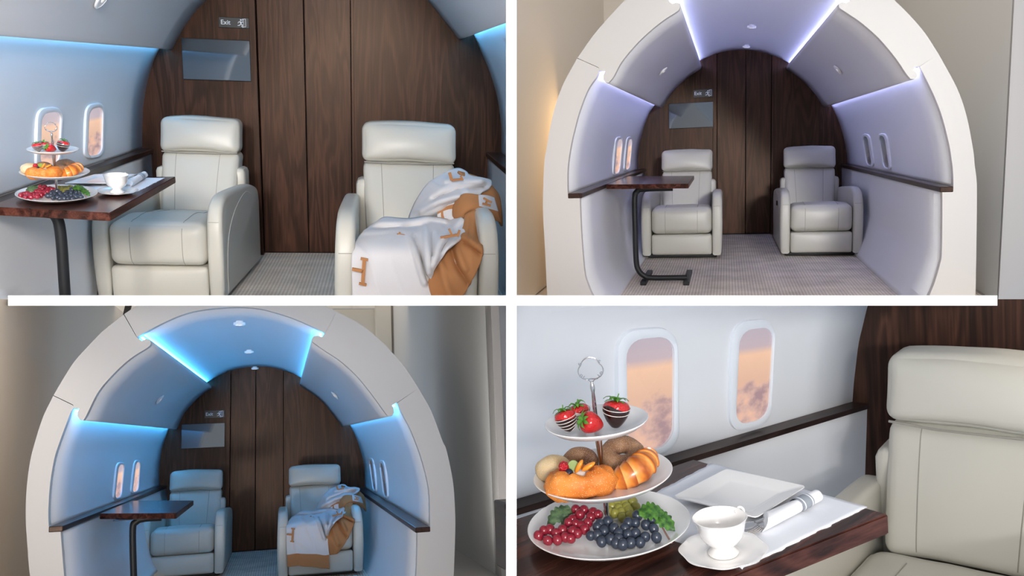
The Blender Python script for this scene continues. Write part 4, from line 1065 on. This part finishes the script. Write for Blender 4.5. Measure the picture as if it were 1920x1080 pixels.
def cake_stand(bay, L, label):
    t = thing('tiered_cake_stand', bay, L.to_translation(), label, 'cake stand')
    for R, z0, zr in ((.140, .004, .022), (.119, .094, .112), (.088, .190, .205)):
        bm = bmesh.new(); lathe(bm, dish(R, z0, zr), 72); mk('plate', bm, M['china'], bay, t, L=L)
    for z0, z1 in ((.007, .094), (.097, .190)):
        h = z1-z0; bm = bmesh.new()
        lathe(bm, [(0, z0), (.009, z0), (.0085, z0+.003), (.0045, z0+.008), (.0038, z0+h*.25), (.0045, z0+h*.5), (.0058, z0+h*.75), (.0075, z1-.004), (.008, z1), (0, z1)], 20)
        mk('stem', bm, M['chrome'], bay, t, L=L)
    bm = bmesh.new(); lathe(bm, [(0, .193), (.008, .193), (.0085, .196), (.0048, .200), (.0042, .215), (.0035, .235), (.0028, .255), (.0042, .262), (.0036, .268), (.002, .274), (0, .275)], 20)
    mk('stem', bm, M['chrome'], bay, t, L=L)
    # open trefoil handle with small curls
    bm = bmesh.new(); c = Vector((0, 0, .296)); pts = []
    for k in range(72):
        a = 2*PI*k/72-PI/2; r = .0185+.0038*abs(math.cos(1.5*(a+PI/2)+PI/2))-.002
        pts.append(c+Vector((r*1.08*math.cos(a), 0, r*math.sin(a))))
    tube(bm, pts, .0011, 8, closed=True)
    for a0 in (35, 145, -150, -30):
        a = math.radians(a0); q = c+Vector((.0195*math.cos(a), 0, .0185*math.sin(a)))
        tube(bm, [q+Vector((math.cos(a+f*.9)*.0032*(1-f/9), 0, math.sin(a+f*.9)*.0032*(1-f/9))) for f in range(9)], .0007, 6)
    for sg in (-1, 1):
        tube(bm, smooth_path([(0, 0, .272), (sg*.005, 0, .277), (sg*.010, 0, .2785), (sg*.013, 0, .283), (sg*.0105, 0, .285)], 6), .0008, 6)
    mk('handle', bm, M['chrome'], bay, t, L=L)
    return t

def strawberry(bay, L, label, kind, size=1.0):
    t = thing('strawberry', bay, L.to_translation(), label, 'strawberry', None)
    prof = [(0, 0), (.004, .001), (.009, .006), (.0135, .013), (.0165, .021), (.0170, .027), (.0145, .032), (.008, .0345), (0, .034)]
    prof = [(r*size, z*size) for r, z in prof]
    pp = [(p.x, p.y) for p in smooth_path([(r, z, 0) for r, z in prof], 4)]; pp = [(max(0, a), c) for a, c in pp]
    bm = bmesh.new(); lathe(bm, pp, 28); mk('fruit', bm, M['berry'], bay, t, L=L)
    def rad(z):
        for (r0, z0), (r1, z1) in zip(pp, pp[1:]):
            if z0 <= z <= z1 and z1 > z0: return r0+(r1-r0)*(z-z0)/(z1-z0)
        return .01
    if kind in ('choc', 'white', 'striped'):
        m = 'icing' if kind == 'white' else 'choc'
        top = .026*size if kind != 'striped' else .022*size
        sh = [(r+.0009 if r > 0 else 0, z-.0006) for r, z in pp if z <= top]; sh = [(0, -.001)]+sh[1:]+[(rad(top)-.001, top+.0003)]
        bm = bmesh.new(); lathe(bm, sh, 28)
        for v in bm.verts:
            if v.co.z > top*.9: v.co.z += .003*size*math.sin(math.atan2(v.co.y, v.co.x)*2)
        mk('dipped_coating', bm, M[m], bay, t, L=L)
    if kind in ('white', 'striped', 'choc'):
        mm = 'choc' if kind == 'white' else 'icing'
        n = 5 if kind != 'choc' else 2
        for k in range(n):
            z = (.004+.026*k/n)*size if n > 2 else (.02+.006*k)*size
            bm = bmesh.new(); tube(bm, [Vector((math.cos(a)*(rad(z+.004*size*math.sin(a))+.0014), math.sin(a)*(rad(z+.004*size*math.sin(a))+.0014), z+.004*size*math.sin(a))) for a in [2*PI*i/24 for i in range(24)]], .0007, 5, closed=True)
            mk('drizzle', bm, M[mm], bay, t, L=L)
    bm = bmesh.new()
    for k in range(9):
        a = 2*PI*k/9+random.uniform(-.2, .2); ln = random.uniform(.012, .018)*size; w_ = .0035*size; up = random.uniform(.001, .009)*size
        d = Vector((math.cos(a), math.sin(a), 0)); s = Vector((-math.sin(a), math.cos(a), 0)); z0 = Vector((0, 0, .034*size))
        rows = []
        for i in range(5):
            f = i/4; c = z0+d*(ln*f+.001)+Vector((0, 0, up*math.sin(f*PI*.8)-.003*f*f)); ww = w_*math.sin(PI*(.15+.85*f)) if i < 4 else .0002
            rows.append([c-s*ww, c+Vector((0, 0, -.0008)), c+s*ww, c+Vector((0, 0, .0006))])
        loft(bm, rows, close_row=True, caps=True)
    tube(bm, [(0, 0, .033*size), (.001, 0, .039*size), (.003, .001, .044*size)], .001, 6)
    mk('calyx', bm, M['calyx'], bay, t, L=L)
    return t

GRAPE_ME = {}
def grape_mesh(mn):
    if mn not in GRAPE_ME:
        bm = bmesh.new(); bmesh.ops.create_icosphere(bm, subdivisions=3, radius=1)
        for f in bm.faces: f.smooth = True
        me = bpy.data.meshes.new('grape'); bm.to_mesh(me); bm.free(); me.materials.append(M[mn]); GRAPE_ME[mn] = me
    return GRAPE_ME[mn]
def leaf_mesh(bm, c, d, n, ln, wd, seed=0, lobes=5):
    """crinkled lobed leaf with thickness"""
    d = Vector(d).normalized(); n = Vector(n); n = (n-d*n.dot(d)).normalized(); s = d.cross(n)
    top, bot = [], []
    K, J = 16, 9
    for i in range(K+1):
        f = i/K; w_ = wd*(math.sin(PI*min(1, f*.95+.06))**.7)*(1+.22*math.cos(f*lobes*2*PI))
        row, rb = [], []
        for j in range(J):
            g = j/(J-1)*2-1
            p = Vector(c)+d*ln*f+s*g*w_+n*(.12*ln*math.sin(f*PI)-abs(g)*.14*wd+.08*wd*noise.noise(Vector((f*6+seed, g*3, seed)))+.05*wd*math.cos(f*26)*abs(g))
            row.append(p); rb.append(p-n*.0006)
        top.append(row); bot.append(rb)
    loft(bm, [r+rb[::-1] for r, rb in zip(top, bot)], close_row=True, caps=True)
def bunch(bay, L, pts, mn, r, label, leaves, stem, lm='leaf'):
    t = thing('grape_bunch', bay, L @ Vector(pts[0]), label, 'grapes')
    me = grape_mesh(mn)
    for p in pts:
        rr = r*random.uniform(.94, 1.06)
        link_mesh('grape', me, bay, t, L @ T(p) @ RZ(random.uniform(0, 360)) @ RX(random.uniform(-40, 40)) @ Matrix.Diagonal((rr*.96, rr*.96, rr*1.05, 1)))
    for i, (c, d, n, ln, wd) in enumerate(leaves):
        bm = bmesh.new(); leaf_mesh(bm, c, d, n, ln, wd, i*3.3+len(pts)); mk('leaf', bm, M[lm], bay, t, L=L, angle=70)
    if stem:
        bm = bmesh.new(); tube(bm, smooth_path(stem, 6), .0016, 7); mk('stalk', bm, M['stem'], bay, t, L=L)
    return t

def blob(r, sx=1, sy=1, sz=1, amp=.0, fr=60, sub=4, seed=0):
    bm = bmesh.new(); bmesh.ops.create_icosphere(bm, subdivisions=sub, radius=r)
    for v in bm.verts:
        v.co.x *= sx; v.co.y *= sy; v.co.z *= sz
        v.co += v.co.normalized()*amp*noise.noise(v.co*fr+Vector((seed, 0, 0)))
    return bm
def torus(R, r, sy=1, sz=1, amp=0, fr=50, n=48, m=20, fn=None, seed=0):
    bm = bmesh.new(); rows = []
    for i in range(n):
        a = 2*PI*i/n; rr = r*(fn(a) if fn else 1); row = []
        for j in range(m):
            c = 2*PI*j/m; p = Vector(((R+rr*math.cos(c))*math.cos(a), (R+rr*math.cos(c))*math.sin(a)*sy, rr*math.sin(c)*sz))
            p += Vector((math.cos(a)*math.cos(c), math.sin(a)*math.cos(c), math.sin(c)))*amp*noise.noise(p*fr+Vector((seed, 3, 1)))
            row.append(p)
        rows.append(row)
    loft(bm, rows, close_row=True, close_col=True); return bm
def croissant(bay, L, label):
    n, m = 110, 26; rows = []; rid = []
    for i in range(n+1):
        f = i/n; a = math.radians(-62+124*f); c = Vector((.050*math.sin(a), -.050*(math.cos(a)-1)*.9, 0))
        tdir = Vector((math.cos(a), math.sin(a)*.9, 0)).normalized(); nrm = Vector((-tdir.y, tdir.x, 0))
        env = (1-abs(2*f-1)**2.2)**.6*.021+.0035
        ph = f*8+.0; saw = (ph % 1.0) if f < .5 else 1-(ph % 1.0)
        w_ = env*(.88+.16*saw); row = []
        for j in range(m):
            q = 2*PI*j/m; row.append(c+nrm*w_*math.cos(q)+Vector((0, 0, max(-.012, w_*.92*math.sin(q))+.012)))
            rid.append(min(1, max(0, saw*1.1-.05+.25*noise.noise(row[-1]*180))))
        rows.append(row)
    bm = bmesh.new(); loft(bm, rows, close_row=True, caps=True)
    t = mk('croissant', bm, M['croissant'], bay, None, L=L, angle=70)
    at = t.data.attributes.new('ridge', 'FLOAT', 'POINT')
    for i, v in enumerate(rid): at.data[i].value = v
    tag(t, label, 'croissant'); return t

# --- positions measured once, in the lower right view, in the frame of the cake stand
O_BR = BR.z(1143, 1005, ZB)+Vector((0, 0, .004))
L_BR = view_frame(BR, O_BR, (1, 1, 1), -1.3); Li_BR = L_BR.inverted()
def st(u, v, h):                       # pixel of the lower right view, height above the table -> stand coordinates
    return Li_BR @ BR.z(u, v, ZB+h)
def zz(x, y): return 960+x/4.0, 810+y/4.0
def pile(lst, base, r, vfront):
    out = []
    for x, y in lst:
        u, v = zz(x, y); lift = max(0, vfront-v)*.00042
        out.append(st(u, v, base+r+lift))
    return out
r_g = .0092
blue = pile([(660,690),(640,712),(590,778),(692,742),(765,722),(848,722),(872,680),(925,682),(1003,698),(940,628),(1012,603),(1063,725),(927,760),(800,800),(738,805),(672,822),(890,832),(962,828),(1000,786),(1083,790),(830,845),(640,775),(720,672),(800,760),(870,770),(780,835),(1050,660)], .012, r_g, 1018)
red = pile([(478,580),(540,585),(610,605),(645,620),(510,620),(455,655),(570,680),(590,640),(425,680),(285,730),(380,735),(455,745),(200,778),(268,815),(340,808),(400,790),(490,760),(520,700),(545,730),(240,740),(440,800),(330,760),(480,690)], .012, r_g, 1013)
green = pile([(750,555),(790,548),(845,540),(905,525),(820,600),(875,590),(770,610),(725,600),(880,635),(830,640),(930,560),(800,575),(860,565)], .012, r_g, 972)
def food_group(bay, L, view, sc_=1.0, drop=()):
    W = ', %s view' % view
    cake_stand(bay, L, 'three tier white china cake stand with silver trefoil handle'+W)
    pt = lambda x, y, h: st(*zz(x, y), h)
    up = Vector((0, 0, 1))
    bunch(bay, L, blue, 'grape_blue', r_g, 'dark blue grapes at the front of the bottom plate'+W,
          [(pt(950, 600, .055), (.7, .1, -.1), (-.1, -.5, .8), .045, .017), (pt(1040, 590, .05), (.55, -.4, -.42), (.3, -.6, .6), .052, .015)],
          [pt(1090, 660, .035), pt(1130, 720, .028), pt(1170, 790, .024), pt(1198, 830, .022)])
    bunch(bay, L, red, 'grape_red', r_g, 'red grapes at the left of the bottom plate'+W,
          [(pt(430, 560, .05), (-.8, -.3, -.42), (-.2, -.7, .6), .050, .013), (pt(450, 580, .046), (-.5, -.4, -.5), (.3, -.7, .4), .034, .009)], None, 'leafpale')
    bunch(bay, L, green, 'grape_green', r_g, 'green grapes behind the stem on the bottom plate'+W, [], None)
    # middle plate
    h = .0985
    def at(x, y, hh): return pt(x, y, h+hh)
    def one(nm, bm, m, p, label, cat, rot=None):
        o = mk(nm, bm, M[m], bay, None, L=L @ T(p) @ (rot or Matrix.Identity(4)), angle=80); tag(o, label, cat); return o
    p = at(300, 290, .022); one('bread_roll', blob(.031, 1.05, .9, .78, .002, 50), 'bun', (-.0905+.008, .012, h+.024), 'pale sugared bread roll at the left of the middle tier'+W, 'bread roll')
    one('doughnut', torus(.019, .0145, 1, .95, .0015), 'donut', (-.038, .036, h+.020), 'sugared ring doughnut half hidden behind the fruit pastry'+W, 'doughnut', RX(35))
    one('doughnut', torus(.0235, .0165, 1, .95, .0015, seed=4), 'donut', (.038, .046, h+.026), 'large sugared ring doughnut behind the croissant'+W, 'doughnut', RX(26))
    cz = Vector((-.040, -.052, h+.0))
    t = thing('fruit_pastry', bay, L @ cz, 'glazed sesame pastry topped with cream, berries and mandarin'+W, 'pastry')
    La = L @ T(cz)
    bm = torus(.038, .0225, .60, .98, .0055, 85, 64, 22, lambda a: 1+.16*math.cos(3*a+.6)+.05*math.sin(7*a), 5); bmesh.ops.translate(bm, verts=bm.verts, vec=(0, 0, .0215))
    mk('dough', bm, M['sesame'], bay, t, L=La, angle=80)
    bm = blob(.02, 1.2, .75, .5, .003, 90, 3); bmesh.ops.translate(bm, verts=bm.verts, vec=(0, .004, .030)); mk('cream', bm, M['cream_fill'], bay, t, L=La)
    bm = blob(.0095, .9, .9, 1.15, .0012, 300, 4); mk('raspberry', bm, M['raspberry'], bay, t, L=La @ T((-.022, .004, .047)))
    bm = blob(.0072, 1, 1, .9, 0, 1, 3); mk('blueberry', bm, M['blueberry'], bay, t, L=La @ T((-.014, -.006, .041)))
    bm = bmesh.new(); lathe(bm, [(0, -.0015), (.009, -.0015), (.0095, 0), (.009, .0015), (0, .0015)], 24); mk('kiwi_slice', bm, M['kiwi'], bay, t, L=La @ T((-.006, .008, .047)) @ RX(70))
    for x, y, rz_, rx_ in ((.003, .0, -35, 60), (.019, -.004, -62, 70)):
        bm = blob(.0115, .36, .55, 1.15, .0006, 200, 3)
        mk('mandarin_segment', bm, M['mandarin'], bay, t, L=La @ T((x, y, .048)) @ RY(-rz_))
    croissant(bay, L @ T((.062, -.018, h+.006)) @ RZ(38) @ RY(-14) @ Matrix.Diagonal((1.08, 1.0, 1.15, 1)), 'golden ridged croissant at the right of the middle tier'+W)
    # strawberries on the top plate
    h2 = .194
    strawberry(bay, L @ T((-.045, -.022, h2+.004)) @ RY(-14) @ RX(-12), 'dark chocolate strawberry with white stripes at the left of the top tier'+W, 'striped', 1.05)
    strawberry(bay, L @ T((-.024, .006, h2+.004)) @ RY(-8), 'white coated strawberry with dark stripes behind the others, top tier'+W, 'white', 1.05)
    strawberry(bay, L @ T((.010, -.040, h2+.014)) @ RY(-62) @ RX(20), 'plain bright red strawberry lying at the front of the top tier'+W, 'plain', 1.08)
    strawberry(bay, L @ T((.030, -.026, h2+.004)) @ RY(10) @ RX(-10), 'glossy dark chocolate dipped strawberry at the right of the top tier'+W, 'choc', 1.3)

def cup_and_saucer(bay, L, W):
    scal = lambda th, r: 1+(.022*math.cos(8*th)+.012*math.cos(4*th+1))*max(0, (r-.045)/.03)
    bm = bmesh.new(); lathe(bm, [(0, .001), (.034, .001), (.05, .004), (.066, .0085), (.0755, .0125), (.0765, .0137), (.075, .0142), (.065, .0105), (.05, .0065), (.036, .0045), (.033, .0058), (.028, .0045), (0, .0040)], 96, radf=scal)
    s = mk('saucer', bm, M['china'], bay, None, L=L); tag(s, 'white china saucer with a scalloped edge under the teacup, %s view' % W, 'saucer')
    t = thing('teacup', bay, L @ Vector((0, 0, .006)), 'white footed china teacup standing on its scalloped saucer, %s view' % W, 'cup')
    prof = [(0, .0055), (.0265, .0052), (.0275, .0075), (.022, .013), (.0175, .018), (.020, .0215), (.030, .028), (.0375, .038), (.0410, .050), (.0435, .062), (.0470, .0705), (.0478, .0718), (.0465, .0722), (.0425, .063), (.0395, .050), (.036, .039), (.028, .030), (.015, .0255), (0, .0245)]
    bm = bmesh.new(); lathe(bm, prof, 72, radf=lambda th, r: 1+.012*math.cos(6*th)*max(0, (r-.03)/.017)); mk('bowl', bm, M['china'], bay, t, L=L)
    a = math.radians(50); d = Vector((math.cos(a), math.sin(a), 0))
    bm = bmesh.new(); tube(bm, smooth_path([d*.043+Vector((0, 0, .064)), d*.055+Vector((0, 0, .070)), d*.066+Vector((0, 0, .062)), d*.064+Vector((0, 0, .048)), d*.050+Vector((0, 0, .036)), d*.037+Vector((0, 0, .036))], 7), .0028, 10)
    mk('handle', bm, M['china'], bay, t, L=L)
def flat_sheet(bay, q, z, label, mt, n=36):
    """thin cloth from four table points with slightly wavy edges"""
    bm = bmesh.new(); g = []
    for i in range(n+1):
        row = []
        for j in range(n+1):
            s, t_ = i/n, j/n; ed = max(0, abs(2*s-1)-.9)*10+max(0, abs(2*t_-1)-.9)*10
            p = (q[0]*(1-s)+q[1]*s)*(1-t_)+(q[3]*(1-s)+q[2]*s)*t_
            wv = .0045*noise.noise(Vector((s*16, t_*16, 2)))*ed
            row.append(Vector((p.x+wv, p.y+wv, z+.0012+.0012*noise.noise(p*22))))
        g.append(row)
    loft(bm, g); o = mk('place_mat', bm, M[mt], bay, None); m = o.modifiers.new('thick', 'SOLIDIFY'); m.thickness = .0014; tag(o, label, 'place mat')
def square_plate(bay, q, z, label):
    c = sum(q, Vector())/4
    def ring(f, dz): 
        return [Vector((*(c+(p-c)*f).xy, z+dz)) for p in q]
    def dense(r, rad):
        out = []
        for i in range(4):
            a, b_, d = r[i-1], r[i], r[(i+1) % 4]; p0 = b_+(a-b_)*rad; p1 = b_+(d-b_)*rad
            for k in range(5):
                f = k/4; out.append(p0*(1-f)**2+b_*2*f*(1-f)+p1*f*f)
        return out
    bm = bmesh.new(); rows = [dense(ring(f, dz), .05) for f, dz in ((.62, .002), (.7, .002), (.97, .0125), (1, .0132), (.995, .0150), (.93, .0140), (.66, .0068), (.60, .0052))]
    loft(bm, rows, close_row=True, caps=True); o = mk('square_plate', bm, M['china'], bay, None, angle=50); tag(o, label, 'plate')
def napkin_roll(bay, p0, p1, z, r, W):
    """p0 open end with the cutlery, p1 closed end"""
    d = (p1-p0); ln = d.length; d.normalize(); L = T(Vector((p0.x, p0.y, z))) @ Matrix((d, Vector((0, 0, 1)).cross(d), Vector((0, 0, 1)))).transposed().to_4x4()
    t = thing('napkin_roll', bay, L.to_translation(), 'white napkin rolled around silver cutlery with a grey band, %s view' % W, 'napkin')
    rows = []
    for i in range(31):
        f = i/30; rr = r*(1.25-.45*f) if f < .3 else r*(1.115-.22*(f-.3)); rr *= 1 if f < .97 else .8
        row = []
        for k in range(28):
            a = 2*PI*k/28; w_ = rr*(1+.10*math.sin(a*3+f*3))*(1 if f > 0 else .98)
            x = f*ln + (.02*math.sin(a+1)*(1-f*8) if f < .125 else 0)
            row.append(Vector((x, w_*math.cos(a), r*.95+w_*.78*math.sin(a))))
        rows.append(row)
    bm = bmesh.new(); loft(bm, rows, close_row=True, caps=True); mk('cloth', bm, M['napkin'], bay, t, L=L, angle=60)
    for f0, f1, m in ((.58, .80, 'band'),):
        rows = [[Vector((f*ln, (r*(1.06-.22*(f-.3))+.0012)*1.08*math.cos(2*PI*k/28), r*.95+(r*(1.06-.22*(f-.3))+.0012)*.86*math.sin(2*PI*k/28))) for k in range(28)] for f in (f0, f0+.03, f1-.03, f1)]
        bm = bmesh.new(); loft(bm, rows, close_row=True); mk('paper_band', bm, M[m], bay, t, L=L)
        for f in (f0+.035, f1-.045):
            rr = r*(1.06-.22*(f-.3))+.0018
            rows = [[Vector(((f+g)*ln, rr*1.08*math.cos(2*PI*k/28), r*.95+rr*.86*math.sin(2*PI*k/28))) for k in range(28)] for g in (0, .02)]
            bm = bmesh.new(); loft(bm, rows, close_row=True); mk('band_stripe', bm, M['napkin'], bay, t, L=L)
    # fork and spoon ends showing from the open end
    for y, nm in ((-.004, 'fork'), (.005, 'spoon')):
        bm = bmesh.new()
        if nm == 'fork':
            for k in range(4):
                yy = y+(k-1.5)*.0042; tube(bm, smooth_path([(-.050, yy, r*.7), (-.030, yy, r*.55), (-.012, y+(k-1.5)*.0036, r*.7)], 5), .0011, 6)
            box(bm, (-.014, y-.0075, r*.66), (.004, y+.0075, r*.66+.002))
            tube(bm, [(0, y, r*.75), (.05, y, r*.95)], .003, 8)
        else:
            q = blob(.012, 1.5, .9, .22, 0, 1, 3); bmesh.ops.translate(q, verts=q.verts, vec=(-.026, y+.007, r*.9)); me_ = bpy.data.meshes.new('t'); q.to_mesh(me_); q.free(); bm.from_mesh(me_); bpy.data.meshes.remove(me_)
            tube(bm, [(-.012, y+.005, r*.9), (.05, y, r*1.0)], .0028, 8)
        mk(nm, bm, M['chrome'], bay, t, L=L)

food_group(BR, L_BR, 'lower right')
b = BR
c = b.z(1357, 1042, ZB); cup_and_saucer(b, view_frame(b, c, (.90, .90, .92), -2), 'lower right')
flat_sheet(b, [b.z(u, v, ZB) for u, v in ((1335, 869), (1626, 951.5), (1392, 1068), (1150, 965))], ZB, 'white cloth place mat with wavy edges under the crockery, lower right view', 'paper')
square_plate(b, [b.z(u, v, ZB+.014) for u, v in ((1362, 882), (1512, 915), (1418, 974), (1262, 934))], ZB+.003, 'square white plate lying empty on the place mat, lower right view')
napkin_roll(b, b.z(1434, 994, ZB), b.z(1535, 942, ZB), ZB+.003, .0125, 'lower right')
b = TL; zt = zt_TL
O = b.z(108, 371, zt); L_TLs = view_frame(b, O, (1.0, 1.65, .90), 0)
food_group(b, L_TLs, 'upper left')
c = b.z(220, 363, zt); cup_and_saucer(b, view_frame(b, c, (1.0, 1.6, 1.05)), 'upper left')
flat_sheet(b, [b.z(u, v, zt) for u, v in ((170, 333.5), (309, 333.5), (255, 361), (120, 362))], zt, 'white cloth place mat under the crockery, upper left view', 'paper')
square_plate(b, [b.z(u, v, zt+.014) for u, v in ((178, 328), (258, 328), (212, 345), (120, 345))], zt+.003, 'square white plate lying empty on the place mat, upper left view')
napkin_roll(b, b.z(241, 353, zt), b.z(272, 334, zt), zt+.003, .0165, 'upper left')

# ------------------------------------------------------------------ trim every bay to its own compartment of the display
def clip_all():
    cx = Vector((0, 0, CAMZ))
    nv = Vector((F, -(958.7-960), 0)).normalized()          # normal of the upright partition plane, to the right
    nh = Vector((0, -(540-561.0), F)).normalized()          # normal of the level partition plane, upwards
    bays = {'TL': (-1, 1), 'TR': (1, 1), 'BL': (-1, -1), 'BR': (1, -1)}
    for o in list(bpy.data.objects):
        if o.type != 'MESH' or '_bay' not in o: continue
        sx, sv = bays[o['_bay']]; mw = WM[o.name]; mi = mw.inverted(); R = mw.to_3x3()
        cut = []; gone = False
        co = [mw @ v.co - cx for v in o.data.vertices]
        for nrm, s in ((nv*sx, 0), (nh*sv, 0)):
            d = [c.dot(nrm) for c in co]
            if max(d) < 0: gone = True
            elif min(d) < 0: cut.append(nrm)
        if gone:
            for ch in list(o.children): bpy.data.objects.remove(ch)
            bpy.data.objects.remove(o); continue
        if cut:
            if o.data.users > 1: o.data = o.data.copy()
            bm = bmesh.new(); bm.from_mesh(o.data)
            for nrm in cut:
                n_l = R.transposed() @ nrm
                bmesh.ops.bisect_plane(bm, geom=bm.verts[:]+bm.edges[:]+bm.faces[:], dist=1e-6, plane_co=mi @ cx, plane_no=n_l, clear_inner=True)
            if not bm.faces:
                bm.free()
                for ch in list(o.children): bpy.data.objects.remove(ch)
                bpy.data.objects.remove(o); continue
            bm.to_mesh(o.data); bm.free()
    for o in bpy.data.objects:
        if '_bay' in o: del o['_bay']
clip_all()
